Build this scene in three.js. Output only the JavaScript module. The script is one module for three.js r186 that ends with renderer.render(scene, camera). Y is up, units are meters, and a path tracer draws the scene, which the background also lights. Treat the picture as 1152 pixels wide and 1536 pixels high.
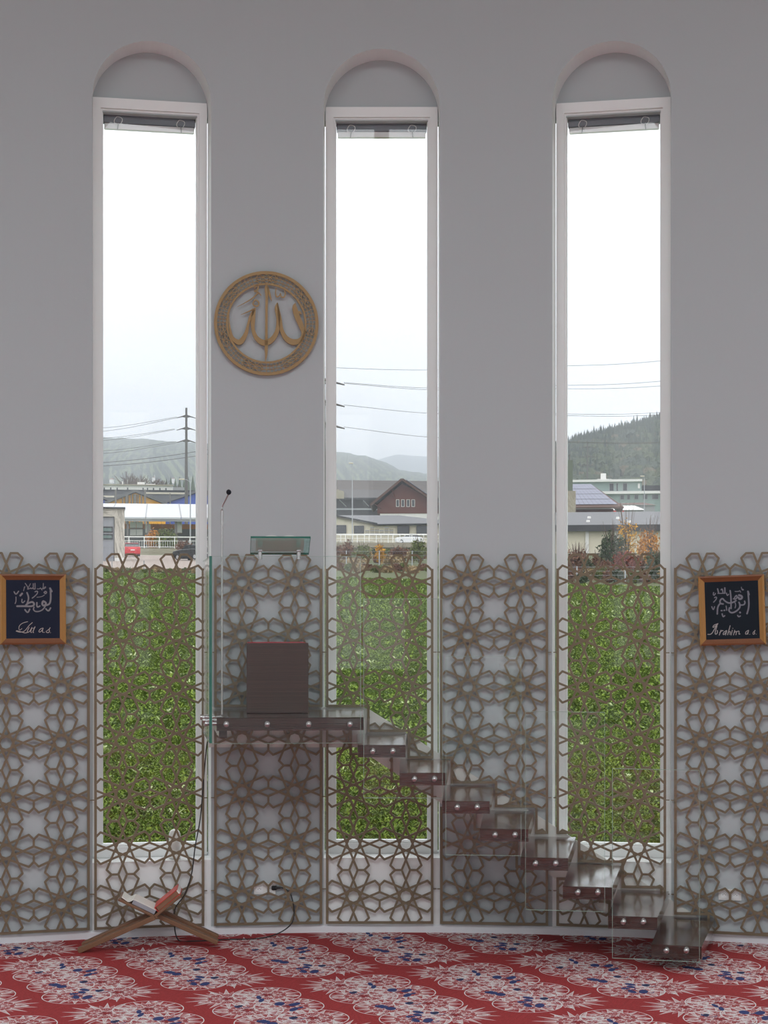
import * as THREE from 'three';
import { RoundedBoxGeometry } from 'three/addons/geometries/RoundedBoxGeometry.js';
import { mergeGeometries } from 'three/addons/utils/BufferGeometryUtils.js';
import { RectAreaLightUniformsLib } from 'three/addons/lights/RectAreaLightUniformsLib.js';
import { createNoise2D } from 'simplex-noise';

// ---------------------------------------------------------------- camera, sky, light, exposure
const scene = new THREE.Scene();
const F = 2500, CX = 572.5, CY = 925, CAMZ = 12.5, EYE = 2.365, R = 8.9;   // lens in pixels of the 1152 x 1536 frame, place of the camera, radius of the round hall
const camera = new THREE.PerspectiveCamera(2 * Math.atan(768 / F) * 180 / Math.PI, 1152 / 1536, 0.1, 12000);
camera.position.set(0, EYE, CAMZ);
camera.lookAt(0, EYE, 0);
camera.setViewOffset(1152, 1536, 576 - CX, 768 - CY, 1152, 1536);           // shift lens: verticals stay parallel
camera.updateProjectionMatrix();
const renderer = new THREE.WebGLRenderer({ antialias: true });
renderer.toneMapping = THREE.LinearToneMapping;
renderer.toneMappingExposure = 1.12;
renderer.shadowMap.enabled = true;
RectAreaLightUniformsLib.init();

let seed = 12345;
const rnd = () => { seed |= 0; seed = seed + 0x6D2B79F5 | 0; let t = Math.imul(seed ^ seed >>> 15, 1 | seed); t = t + Math.imul(t ^ t >>> 7, 61 | t) ^ t; return ((t ^ t >>> 14) >>> 0) / 4294967296; };
const rr = (a, b) => a + (b - a) * rnd();
const noise = createNoise2D(rnd);
const fbm = (x, y, o = 4) => { let s = 0, a = 0.5; for (let i = 0; i < o; i++) { s += a * noise(x, y); x *= 2.03; y *= 2.03; a *= 0.5; } return s; };

const SKY = 1.0;
{                                                                           // overcast sky, the same all round
  const w = 1024, h = 512, d = new Float32Array(w * h * 4);
  for (let j = 0; j < h; j++) for (let i = 0; i < w; i++) {
    const el = ((j + 0.5) / h - 0.5) * Math.PI, az = (i + 0.5) / w * 2 * Math.PI, up = Math.max(0, Math.sin(el));
    const cx = Math.cos(az), cz = Math.sin(az), st = 1 / (0.16 + up);
    const n = fbm(cx * st * 0.9 + 7, cz * st * 0.9 + 3, 5);
    const v = SKY * (1.5 + 1.2 * up * up) * (1 + 0.12 * n), k = (j * w + i) * 4;
    d[k] = v * 0.995; d[k + 1] = v; d[k + 2] = v * 1.005; d[k + 3] = 1;
  }
  const t = new THREE.DataTexture(d, w, h, THREE.RGBAFormat, THREE.FloatType);
  t.mapping = THREE.EquirectangularReflectionMapping; t.magFilter = THREE.LinearFilter; t.minFilter = THREE.LinearFilter; t.needsUpdate = true;
  scene.background = t;
}
scene.fog = new THREE.FogExp2(new THREE.Color().setRGB(0.84, 0.92, 1.0), 0.00034);
const LAMP = 3.9;                                                           // radiance of the unseen ceiling panels that light the hall

// ---------------------------------------------------------------- helpers
const V = (x, y, z) => new THREE.Vector3(x, y, z);
const taken = new Map();
function numbered(n) { const k = taken.get(n) ?? 0; taken.set(n, k + 1); return k ? `${n}_${String(k).padStart(3, '0')}` : n; }
function shade(o) { o.traverse(c => { if (c.isMesh) { c.castShadow = true; c.receiveShadow = true; } }); return o; }
function mesh(name, geo, mat, parent) { const m = new THREE.Mesh(Array.isArray(geo) ? merge(geo) : geo, mat); m.name = name; m.castShadow = m.receiveShadow = true; if (parent) parent.add(m); return m; }
function top(o, label, category, group, kind) {
  o.name = numbered(o.name); o.userData.label = label; if (category) o.userData.category = category;
  if (group) o.userData.group = group; if (kind) o.userData.kind = kind;
  scene.add(o); return o;
}
function group(name, pos = [0, 0, 0], ry = 0) { const g = new THREE.Group(); g.name = name; g.position.set(...pos); g.rotation.y = ry; return g; }
function clean(g) { const o = g.index ? g.toNonIndexed() : g.clone(); for (const k of Object.keys(o.attributes)) if (!['position', 'normal', 'uv'].includes(k)) o.deleteAttribute(k); if (!o.attributes.uv) o.setAttribute('uv', new THREE.BufferAttribute(new Float32Array(o.attributes.position.count * 2), 2)); return o; }
function merge(list) { return mergeGeometries(list.map(clean), false); }
function box(w, h, d, x = 0, y = 0, z = 0, rx = 0, ry = 0, rz = 0) { const g = new THREE.BoxGeometry(w, h, d); if (rx || ry || rz) g.applyMatrix4(new THREE.Matrix4().makeRotationFromEuler(new THREE.Euler(rx, ry, rz))); return g.translate(x, y, z); }
function rbox(w, h, d, r, x = 0, y = 0, z = 0) { return new RoundedBoxGeometry(w, h, d, 2, r).translate(x, y, z); }
function cyl(a, b, r0, r1 = r0, n = 12) {
  const A = V(...a), B = V(...b), L = A.distanceTo(B), g = new THREE.CylinderGeometry(r1, r0, L, n);
  g.applyQuaternion(new THREE.Quaternion().setFromUnitVectors(V(0, 1, 0), B.clone().sub(A).normalize()));
  return g.translate((A.x + B.x) / 2, (A.y + B.y) / 2, (A.z + B.z) / 2);
}
function tube(pts, r, seg = 40, n = 6) { return new THREE.TubeGeometry(new THREE.CatmullRomCurve3(pts.map(p => V(...p))), seg, r, n); }
function quads(list) {                                                      // list of [a,b,c,d] corner points, counter-clockwise from the front
  const p = [], uv = [];
  for (const [a, b, c, d, u] of list) { for (const q of [a, b, c, a, c, d]) p.push(...q); const t = u ?? [[0, 0], [1, 0], [1, 1], [0, 1]]; for (const k of [0, 1, 2, 0, 2, 3]) uv.push(...t[k]); }
  const g = new THREE.BufferGeometry(); g.setAttribute('position', new THREE.Float32BufferAttribute(p, 3)); g.setAttribute('uv', new THREE.Float32BufferAttribute(uv, 2)); g.computeVertexNormals(); return g;
}
function prism(poly, depth, z0 = 0, bevel = 0) {                            // outline in x,y pushed along z from z0
  const s = new THREE.Shape(poly.map(p => new THREE.Vector2(p[0], p[1])));
  return new THREE.ExtrudeGeometry(s, { depth, bevelEnabled: bevel > 0, bevelSize: bevel, bevelThickness: bevel, bevelSegments: 1, curveSegments: 10 }).translate(0, 0, z0);
}
// rays of the photograph -> places in the hall
const ray = (px, py) => [(px - CX) / F, -(py - CY) / F];
const at = (px, py, d) => { const [u, v] = ray(px, py); return [u * d, EYE + v * d, CAMZ - d]; };
function depthAt(px, off) { const u = (px - CX) / F, c = CAMZ - R, rho = R - off; return (c + Math.sqrt(c * c - (u * u + 1) * (c * c - rho * rho))) / (u * u + 1); }
function wallHit(px, py, off) { const d = depthAt(px, off), [x, y, z] = at(px, py, d); return { th: Math.atan2(x, R - z), y, d }; }
const onWall = (th, y, off) => [(R - off) * Math.sin(th), y, R - (R - off) * Math.cos(th)];
function local(th, off, px, py) {                                           // where the ray meets the flat frame that touches the wall at angle th
  const [u, v] = ray(px, py), o = onWall(th, 0, off), n = [-Math.sin(th), 0, Math.cos(th)], dir = [u, v, -1];
  const t = ((o[0]) * n[0] + (o[2] - CAMZ) * n[2]) / (dir[0] * n[0] + dir[2] * n[2]), p = [u * t, EYE + v * t, CAMZ - t];
  return [(p[0] - o[0]) * Math.cos(th) + (p[2] - o[2]) * Math.sin(th), p[1]];
}
const wallFrame = (name, th, off, y = 0) => group(name, onWall(th, y, off), -th);

// ---------------------------------------------------------------- textures and materials
function canvasTex(w, h, draw, rep) {
  const c = document.createElement('canvas'); c.width = w; c.height = h; draw(c.getContext('2d'), w, h);
  const t = new THREE.CanvasTexture(c); t.colorSpace = THREE.SRGBColorSpace; t.magFilter = THREE.LinearFilter; t.wrapS = t.wrapT = THREE.RepeatWrapping; if (rep) t.repeat.set(...rep); return t;
}
function dataTex(n, f, srgb, rep) {
  const d = new Uint8Array(n * n * 4);
  for (let j = 0; j < n; j++) for (let i = 0; i < n; i++) { const c = f(i / n, j / n), k = (j * n + i) * 4; d[k] = c[0]; d[k + 1] = c[1]; d[k + 2] = c[2]; d[k + 3] = 255; }
  const t = new THREE.DataTexture(d, n, n); if (srgb) t.colorSpace = THREE.SRGBColorSpace; t.magFilter = THREE.LinearFilter; t.minFilter = THREE.LinearFilter; t.wrapS = t.wrapT = THREE.RepeatWrapping; if (rep) t.repeat.set(...rep); t.needsUpdate = true; return t;
}
const ring = (u, v, k, s) => { const a = u * 2 * Math.PI, b = v * 2 * Math.PI; return fbm(Math.cos(a) * k + Math.cos(b) * k * 0.77 + s, Math.sin(a) * k + Math.sin(b) * k * 1.31 - s, 4); };  // noise that tiles
const lin = (r, g, b) => new THREE.Color().setRGB(r, g, b);
const std = (color, roughness = 0.6, extra = {}) => new THREE.MeshStandardMaterial({ color, roughness, ...extra });
const phys = (color, roughness, extra = {}) => new THREE.MeshPhysicalMaterial({ color, roughness, ...extra });

const plasterBump = dataTex(256, (u, v) => { const x = 128 + 60 * ring(u, v, 9, 4) + rr(-22, 22); return [x, x, x]; }, false, [1, 1]);
const woodTex = (() => canvasTex(1024, 512, (c, w, h) => {
  c.fillStyle = '#ffffff'; c.fillRect(0, 0, w, h);
  for (let i = 0; i < 900; i++) { const y = rr(0, h), a = rr(0.03, 0.16); c.strokeStyle = rnd() < 0.6 ? `rgba(70,38,20,${a})` : `rgba(160,120,90,${a})`; c.lineWidth = rr(0.5, 3); c.beginPath(); let yy = y; c.moveTo(0, y); for (let x = 0; x <= w; x += 32) { yy += rr(-1.4, 1.4); c.lineTo(x, yy); } c.stroke(); }
}))();
const M = {
  wall: std(lin(0.51, 0.555, 0.572), 0.92, { bumpMap: plasterBump, bumpScale: 0.0006 }),
  white: std(lin(0.87, 0.89, 0.89), 0.4),
  baseboard: std(lin(0.74, 0.75, 0.78), 0.5),
  ceiling: std(lin(0.82, 0.82, 0.82), 0.9),
  bronze: std(lin(0.195, 0.150, 0.094), 0.45, { metalness: 0.2 }),
  bronzeEdge: std(lin(0.42, 0.36, 0.27), 0.4),
  gold: std(lin(0.34, 0.215, 0.09), 0.5, { metalness: 0.2 }),
  tread: phys(lin(0.060, 0.032, 0.026), 0.24, { map: woodTex, clearcoat: 1, clearcoatRoughness: 0.13, ior: 1.5, specularIntensity: 0.5 }),
  boxWood: phys(lin(0.075, 0.034, 0.024), 0.45, { map: woodTex, clearcoat: 0.15, clearcoatRoughness: 0.2 }),
  steel: std(lin(0.5, 0.49, 0.49), 0.22, { metalness: 1 }),
  pane: phys(lin(1, 1, 1), 0.0, { transmission: 1, thickness: 0, ior: 1.45 }),
  glass: phys(lin(0.98, 0.992, 0.987), 0.0, { transmission: 1, thickness: 0, ior: 1.5, specularIntensity: 0.42 }),
  glassEdge: phys(lin(0.55, 0.72, 0.64), 0.12, { transmission: 0.35, thickness: 0 }),
  glassDeep: phys(lin(0.03, 0.17, 0.13), 0.15),
  glassThick: phys(lin(0.80, 0.93, 0.90), 0.02, { transmission: 1, thickness: 0, ior: 1.5 }),
  stringer: std(lin(0.74, 0.73, 0.69), 0.45),
  blackRubber: std(lin(0.02, 0.02, 0.022), 0.6),
  foam: std(lin(0.012, 0.012, 0.02), 0.9),
  headrail: std(lin(0.16, 0.18, 0.21), 0.4),
  blindSlat: std(lin(0.72, 0.74, 0.74), 0.4),
  clip: std(lin(0.25, 0.26, 0.27), 0.4),
  thinPaper: phys(lin(0.86, 0.86, 0.84), 1, { transmission: 0.5, thickness: 0 }),
  redCloth: std(lin(0.45, 0.03, 0.05), 0.8),
  paper: std(lin(0.86, 0.84, 0.78), 0.8),
  whitePlastic: std(lin(0.85, 0.85, 0.83), 0.35),
};

// ---------------------------------------------------------------- carpet
const LA = [0.69, -0.375], LB = [0.03, 1.72], LO = [0.105, 2.22];               // the repeat of the woven motif, in metres on the floor (x, z)
const carpetTex = canvasTex(1024, 2048, (c, w, h) => {
  const img = c.createImageData(w, h);
  for (let j = 0; j < h; j++) for (let i = 0; i < w; i++) {
    const k = (j * w + i) * 4, n = ring(i / w, j / h, 5, 2) * 14 + ring(i / w, j / h, 26, 9) * 26 + (rnd() - 0.5) * 40, o = rnd() < 0.10 ? 26 : 0;
    img.data[k] = 178 + n + o * 0.6; img.data[k + 1] = 50 + n * 0.55 + o * 0.7; img.data[k + 2] = 54 + n * 0.5 + o * 0.2; img.data[k + 3] = 255;
  }
  c.putImageData(img, 0, 0);
  // metres (x, z) -> u, v of the repeat -> pixels; v of the canvas runs down, uv up
  const det = LA[0] * LB[1] - LA[1] * LB[0], m = (x, z) => { const i = (x * LB[1] - z * LB[0]) / det, j = (LA[0] * z - LA[1] * x) / det; return [i * w, h - j * h]; };
  const e0 = m(0, 0), ex = m(1, 0), ez = m(0, 1);
  const star = (n, r0, r1, turn, fill, line) => {
    for (let k = 0; k < n; k++) {
      const a = turn + k / n * 2 * Math.PI, b = Math.PI / n * 0.62;
      c.beginPath(); c.moveTo(Math.cos(a - b) * r0, Math.sin(a - b) * r0); c.lineTo(Math.cos(a) * r1, Math.sin(a) * r1); c.lineTo(Math.cos(a + b) * r0, Math.sin(a + b) * r0);
      if (fill) { c.fillStyle = fill; c.fill(); } if (line) { c.lineWidth = 0.0035; c.strokeStyle = line; c.stroke(); }
    }
  };
  const doily = (x, z, full, side) => {
    c.save(); c.translate(x, z); const r = 0.212, W = 'rgba(255,250,250,1)', w2 = 'rgba(250,240,241,0.6)';
    if (full) { c.strokeStyle = W; c.lineWidth = 0.0065; c.beginPath(); c.arc(0, 0, r, 0, 7); c.stroke(); }
    star(14, 0.125, full ? r : r * 1.22, 0.1, 'rgba(250,242,243,0.8)', W);
    star(14, 0.13, full ? r * 0.86 : r * 0.95, 0.1 + Math.PI / 14, 'rgba(250,242,243,0.42)', w2);
    c.strokeStyle = W; c.lineWidth = 0.004; for (const q of [0.05, 0.085, 0.125]) { c.beginPath(); for (let k = 0; k <= 72; k++) { const a = k / 72 * 2 * Math.PI, s = q + 0.009 * Math.sin(a * 14); c.lineTo(Math.cos(a) * s, Math.sin(a) * s); } c.stroke(); }
    c.lineWidth = 0.0026; c.strokeStyle = w2; for (let k = 0; k < 48; k++) { const a = k / 48 * 2 * Math.PI; c.beginPath(); c.moveTo(Math.cos(a) * 0.02, Math.sin(a) * 0.02); c.lineTo(Math.cos(a + 0.09) * 0.135, Math.sin(a + 0.09) * 0.135); c.stroke(); }
    star(8, 0.035, 0.115, 0.3, 'rgba(246,235,236,0.4)', W);
    c.fillStyle = 'rgba(140,26,36,0.9)'; for (let k = 0; k < 5; k++) { const a = k / 5 * 6.283 + 0.4, q = 0.03; c.beginPath(); c.ellipse(Math.cos(a) * q, Math.sin(a) * q, 0.016, 0.012, a, 0, 7); c.fill(); }
    for (let k = 0; k < 4; k++) { const a = k / 4 * 6.283 + side; c.save(); c.translate(Math.cos(a) * r * 0.98, Math.sin(a) * r * 0.98); c.strokeStyle = W; c.lineWidth = 0.004; for (let s = -3; s <= 3; s++) { c.beginPath(); c.moveTo(0, 0); c.lineTo(Math.cos(a + Math.PI + s * 0.22) * 0.05, Math.sin(a + Math.PI + s * 0.22) * 0.05); c.stroke(); } c.restore(); }
    c.restore();
  };
  const blots = []; for (let k = 0; k < 17; k++) { const s = rr(-1, 1), q = rr(-0.28, 0.28); blots.push([s * 0.24 + q * 0.3, s * 0.42 - q, rr(0.014, 0.032), rr(0.02, 0.06), rr(-0.7, 0.7), rnd()]); }
  for (let i = -3; i <= 3; i++) for (let j = -2; j <= 2; j++) {
    c.save(); c.setTransform((ex[0] - e0[0]), (ex[1] - e0[1]), (ez[0] - e0[0]), (ez[1] - e0[1]), e0[0], e0[1]);
    c.translate(i * LA[0] + j * LB[0], i * LA[1] + j * LB[1]);
    for (const [x, z, full] of [[-0.37, -0.41, false], [0.335, 0.38, false], [-0.217, -0.11, true], [-0.062, 0.19, true], [0.093, 0.485, true], [-0.133, -0.515, true], [0.022, -0.215, true], [0.18, 0.085, true]]) doily(x, z, full, 0.5 + x * 3);
    for (const [x, z, a, b, t, q] of blots) { c.fillStyle = q < 0.8 ? '#33437f' : '#27315c'; c.beginPath(); c.ellipse(x, z, a, b, t, 0, 7); c.fill(); if (q > 0.5) { c.strokeStyle = '#33437f'; c.lineWidth = 0.008; c.beginPath(); c.arc(x + 0.02, z, 0.045, t, t + 3.4); c.stroke(); } }
    c.restore();
  }
});
carpetTex.needsUpdate = true;
const pileBump = dataTex(256, () => { const x = rr(40, 215); return [x, x, x]; }, false, [9, 18]);
M.carpet = std(0xffffff, 0.95, { map: carpetTex, bumpMap: pileBump, bumpScale: 0.003 });

// ---------------------------------------------------------------- the round hall: floor, ceiling, walls with openings
const TOP = 9.0, WIN = 0.1922, HW = 0.435, SILL = 0.5555, SPRING = 6.19, HEAD = 6.26, REVEAL = 0.26, THICK = 0.42;
{
  const g = new THREE.CircleGeometry(R + 0.02, 96).rotateX(-Math.PI / 2).translate(0, 0, R), p = g.attributes.position, uv = g.attributes.uv;
  for (let k = 0; k < p.count; k++) { const x = p.getX(k) - LO[0], z = p.getZ(k) - LO[1], det = LA[0] * LB[1] - LA[1] * LB[0]; uv.setXY(k, (x * LB[1] - z * LB[0]) / det, (LA[0] * z - LA[1] * x) / det); }
  const slab = new THREE.CylinderGeometry(R + THICK, R + THICK, 0.3, 96).translate(0, -0.1505, R);
  const f = mesh('floor', g, M.carpet); f.userData.kind = 'structure';
  top(f, 'red carpet with white lace medallions and blue touches', null, null, 'structure');
  const s = mesh('floor_slab', slab, M.baseboard); top(s, 'concrete slab under the red carpet', null, null, 'structure');
}
const winAngles = []; for (let k = -16; k <= 16; k++) winAngles.push(k * WIN);
function wallGeo(ks) {
  const q = [], rv = [];
  const P = (th, y, o = 0) => onWall(th, y, -o);
  const hwA = Math.asin(HW / R), uvq = (a, b, y0, y1) => [[a * R, y0], [b * R, y0], [b * R, y1], [a * R, y1]];
  const patch = (a, b, y0, y1, n, o, into = q) => { for (let i = 0; i < n; i++) { const s = a + (b - a) * i / n, t = a + (b - a) * (i + 1) / n; const c = [P(s, y0, o), P(t, y0, o), P(t, y1, o), P(s, y1, o)]; into.push(o ? [c[1], c[0], c[3], c[2]] : [...c, uvq(s, t, y0, y1)]); } };
  for (const k of ks) {
    const th = k * WIN, a = th - hwA, b = th + hwA;
    // piers to the right of this window
    patch(b, (k + 1) * WIN - hwA, -0.02, TOP, 6, 0); patch(b, (k + 1) * WIN - hwA, -0.3, TOP + 0.3, 6, THICK);
    patch(a, b, -0.02, SILL, 6, 0, rv); patch(a, b, -0.3, SILL, 6, THICK); patch(a, b, HEAD - 0.1, TOP + 0.3, 6, THICK);
    const N = 36, arch = x => SPRING + Math.sqrt(Math.max(0, HW * HW - x * x));
    // to the frame of the window: x along the wall, z into the room
    const Lc = (x, y, z) => { const o = onWall(th, y, 0); return [o[0] + x * Math.cos(th) - z * Math.sin(th), y, o[2] + x * Math.sin(th) + z * Math.cos(th)]; };
    const skin = (x, y) => P(th + Math.asin(x / R), y, 0);
    const xs = []; for (let i = 0; i <= N; i++) xs.push(-HW * Math.cos(Math.PI * i / N));
    for (let i = 0; i < N; i++) {
      const x0 = xs[i], x1 = xs[i + 1], y0 = arch(x0), y1 = arch(x1);
      q.push([skin(x0, y0), skin(x1, y1), skin(x1, TOP), skin(x0, TOP), [[th * R + x0, y0], [th * R + x1, y1], [th * R + x1, TOP], [th * R + x0, TOP]]]);
      rv.push([skin(x1, y1), skin(x0, y0), Lc(x0, y0, -REVEAL), Lc(x1, y1, -REVEAL)]);
      const b0 = Math.max(y0, HEAD - 0.1), b1 = Math.max(y1, HEAD - 0.1);
      q.push([Lc(x0, HEAD - 0.1, -REVEAL), Lc(x1, HEAD - 0.1, -REVEAL), Lc(x1, b1, -REVEAL), Lc(x0, b0, -REVEAL)]);
    }
    for (const s of [-1, 1]) { const x = s * HW, c = [skin(x, SILL), Lc(x, SILL, -REVEAL), Lc(x, SPRING, -REVEAL), skin(x, SPRING)]; rv.push(s < 0 ? c : [c[1], c[0], c[3], c[2]]); const e = [Lc(x, SILL, -REVEAL), P(th + s * hwA, SILL, THICK), P(th + s * hwA, HEAD - 0.1, THICK), Lc(x, HEAD - 0.1, -REVEAL)]; q.push(s < 0 ? e : [e[1], e[0], e[3], e[2]]); }
    for (let i = 0; i < 6; i++) { const x0 = -HW + 2 * HW * i / 6, x1 = -HW + 2 * HW * (i + 1) / 6; rv.push([skin(x0, SILL), skin(x1, SILL), Lc(x1, SILL, -REVEAL), Lc(x0, SILL, -REVEAL)]); }
    q.push([Lc(-HW, SILL, -REVEAL), Lc(HW, SILL, -REVEAL), P(b, SILL, THICK), P(a, SILL, THICK)]);
    q.push([Lc(HW, HEAD - 0.1, -REVEAL), Lc(-HW, HEAD - 0.1, -REVEAL), P(a, HEAD - 0.1, THICK), P(b, HEAD - 0.1, THICK)]);
  }
  return [quads(q), quads(rv)];
}
{
  const front = [-3, -2, -1, 0, 1, 2], back = []; for (let k = 3; k <= 15; k++) back.push(k); for (let k = -16; k <= -4; k++) back.push(k);
  const [fw, fr] = wallGeo(front); top(mesh('wall_front', fw, M.wall), 'curved light grey plaster wall with tall arched window niches', null, null, 'structure'); top(mesh('trim_1', fr, M.white), 'white reveals, sills and aprons of the arched niches', null, null, 'structure');  // reveals and soffits take the frame white, paler than the wall
  const [gb, br] = wallGeo(back), c = []; top(mesh('trim_2', br, M.white), 'white reveals of the windows behind the viewer', null, null, 'structure');                                         // closing pier behind the camera
  const a0 = 16 * WIN - Math.asin(HW / R), a1 = 2 * Math.PI - 16 * WIN - Math.asin(HW / R) + 0.0;
  for (const o of [0, THICK]) for (let i = 0; i < 8; i++) { const s = a0 + (a1 - a0) * i / 8, t = a0 + (a1 - a0) * (i + 1) / 8; c.push([onWall(s, -0.3, -o), onWall(t, -0.3, -o), onWall(t, TOP + 0.3, -o), onWall(s, TOP + 0.3, -o)]); }
  top(mesh('wall_back', [gb, quads(c)], M.wall), 'curved plaster wall with tall windows behind the viewer', null, null, 'structure');
  const ce = new THREE.CylinderGeometry(R + THICK, R + THICK, 0.3, 96).translate(0, TOP + 0.15, R);
  top(mesh('ceiling', ce, M.ceiling), 'white flat ceiling of the round hall', null, null, 'structure');
}
{                                                                           // skirting board, a curved strip with a rounded top
  const q = [], N = 60, a0 = -0.62, a1 = 0.62, prof = [[0, 0.058], [0.009, 0.058], [0.013, 0.05], [0.016, 0.042], [0.016, 0]];
  for (let i = 0; i < N; i++) for (let k = 0; k < prof.length - 1; k++) { const s = a0 + (a1 - a0) * i / N, t = a0 + (a1 - a0) * (i + 1) / N, [o0, y0] = prof[k], [o1, y1] = prof[k + 1]; q.push([onWall(s, y1, o1), onWall(t, y1, o1), onWall(t, y0, o0), onWall(s, y0, o0)]); }
  top(mesh('baseboard_front', quads(q), M.baseboard), 'pale grey skirting board along the foot of the curved wall', null, null, 'structure');
}

// ---------------------------------------------------------------- windows
function windowParts(g, detail) {
  const w = 0.428, y0 = SILL + 0.001, y1 = HEAD, gx = 0.349, gy0 = 0.654, gy1 = 6.163, z = -0.255;
  const rim = (x0, x1, ya, yb, xi, yi0, yi1, zz, dz) => [box(x0 - xi, yb - ya, dz, -(x0 + xi) / 2, (ya + yb) / 2, zz), box(x1 - xi, yb - ya, dz, (x1 + xi) / 2, (ya + yb) / 2, zz), box(2 * xi, yi0 - ya, dz, 0, (ya + yi0) / 2, zz), box(2 * xi, yb - yi1, dz, 0, (yb + yi1) / 2, zz)];
  mesh('window_frame', rim(w, w, y0, y1, gx + 0.02, gy0 - 0.02, gy1 + 0.02, z - 0.035, 0.11), M.white, g);
  if (detail) {
    mesh('sash', rim(gx + 0.022, gx + 0.022, gy0 - 0.022, gy1 + 0.022, gx + 0.006, gy0 - 0.006, gy1 + 0.006, z - 0.04, 0.08), M.white, g);
    mesh('glazing_bead', rim(gx + 0.008, gx + 0.008, gy0 - 0.008, gy1 + 0.008, gx, gy0, gy1, z - 0.052, 0.05), M.white, g);
  }
  mesh('pane', new THREE.PlaneGeometry(2 * gx + 0.01, gy1 - gy0 + 0.01).translate(0, (gy0 + gy1) / 2, z - 0.06), M.pane, g);
  if (detail) {
    const b = mesh('blind_cassette', rbox(2 * gx - 0.004, 0.062, 0.06, 0.008, 0, gy1 - 0.031, z - 0.105), M.headrail, g);
    mesh('bottom_rail', rbox(2 * gx - 0.02, 0.042, 0.045, 0.006, 0, gy1 - 0.084, z - 0.105), M.blindSlat, b);
    for (const s of [-1, 1]) { const cord = []; for (let k = 0; k <= 10; k++) { const a = k / 10 * 6.28; cord.push([s * 0.235 + 0.03 * Math.cos(a) + 0.004 * Math.sin(3 * a), gy1 - 0.045 + 0.03 * Math.sin(a), z - 0.072]); } mesh('cord_loop', tube(cord, 0.003, 30, 5), M.blindSlat, b); mesh('cord_end', cyl([s * 0.235, gy1 - 0.06, z - 0.072], [s * 0.24, gy1 - 0.11, z - 0.072], 0.004), M.clip, b); }
  }
}
{
  const names = { '-1': 'tall white framed window with the orange and blue sheds outside', 0: 'tall white framed window with the brown gabled house outside', 1: 'tall white framed window with the wooded hill outside' };
  for (const k of [-1, 0, 1]) { const g = wallFrame(`window_${k + 2}`, k * WIN, 0); windowParts(g, true); g.userData = { label: names[k], kind: 'structure' }; scene.add(g); }
  const proto = group('window'); windowParts(proto, false);
  let n = 4; for (let k = -16; k <= 15; k++) if (Math.abs(k) > 1) { const g = proto.clone(); g.name = `window_${n++}`; g.position.set(...onWall(k * WIN, 0, 0)); g.rotation.y = -k * WIN; g.userData = { label: 'tall white framed window out of view in the round wall, letting in daylight', kind: 'structure', group: 'windows round the rest of the hall' }; scene.add(g); }  // out of view, spaced like the seen ones to let in daylight
}

// ---------------------------------------------------------------- unseen ceiling light panels, placed to light the wall and carpet
{
  const lm = new THREE.MeshStandardMaterial({ color: 0xffffff, emissive: lin(0.9, 0.97, 1), emissiveIntensity: LAMP * 0.5, roughness: 0.6 });
  for (let k = 0; k < 8; k++) {
    const x = ((k % 4) - 1.5) * 2.6, z = k < 4 ? 10.6 : 13.4, g = group('unseen_ceiling_light', [x, TOP, z]), s = 2.4;
    mesh('housing', [box(s + 0.08, 0.05, 0.04, 0, -0.025, s / 2 + 0.02), box(s + 0.08, 0.05, 0.04, 0, -0.025, -s / 2 - 0.02), box(0.04, 0.05, s, s / 2 + 0.02, -0.025, 0), box(0.04, 0.05, s, -s / 2 - 0.02, -0.025, 0)], M.white, g);
    mesh('light_diffuser', box(s, 0.02, s, 0, -0.02, 0), lm, g);
    const l = new THREE.RectAreaLight(new THREE.Color(0.9, 0.97, 1), LAMP, s, s); l.position.set(0, -0.035, 0); l.rotation.x = -Math.PI / 2; g.add(l);
    top(g, 'unseen square light panel in the ceiling, placed to light the wall and carpet', 'light', 'unseen ceiling light panels');
  }
}

// ---------------------------------------------------------------- pierced bronze screens
const CELL = 0.392, SCREEN_OFF = 0.048, SB = 0.08, ROWS = 7, SH = ROWS * CELL;
function rosetteSegments(nx, ny) {
  const h = CELL / 2, tip = 165 / 270 * h, d = tip * Math.cos(67.5 * Math.PI / 180), e = 273.5 / 270 * h, half = Math.sqrt(e * e - d * d), segs = [], seen = new Set();
  const push = (a, b) => { const key = [a, b].map(p => p.map(v => Math.round(v * 2000)).join(',')).sort().join(';'); if (!seen.has(key)) { seen.add(key); segs.push([a, b]); } };
  for (let i = 0; i < nx; i++) for (let j = 0; j < ny; j++) {
    const cx = (i + 0.5 - nx / 2) * CELL, cy = (j + 0.5) * CELL;
    for (let k = 0; k < 8; k++) {
      const a = (k * 45 + 22.5) * Math.PI / 180, nx_ = Math.cos(a), ny_ = Math.sin(a);
      push([cx + nx_ * d - ny_ * half, cy + ny_ * d + nx_ * half], [cx + nx_ * d + ny_ * half, cy + ny_ * d - nx_ * half]);
      const q = h / Math.cos(22.5 * Math.PI / 180), Q = [cx + nx_ * q, cy + ny_ * q];
      for (const s of [-1, 1]) { const b = a + s * 13.35 * Math.PI / 180; push(Q, [cx + Math.cos(b) * e, cy + Math.sin(b) * e]); }
    }
  }
  return segs;
}
const inside = (p, poly) => { let c = false; for (let i = 0, j = poly.length - 1; i < poly.length; j = i++) { const [x1, y1] = poly[i], [x2, y2] = poly[j]; if ((y1 > p[1]) !== (y2 > p[1]) && p[0] < (x2 - x1) * (p[1] - y1) / (y2 - y1) + x1) c = !c; } return c; };
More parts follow.
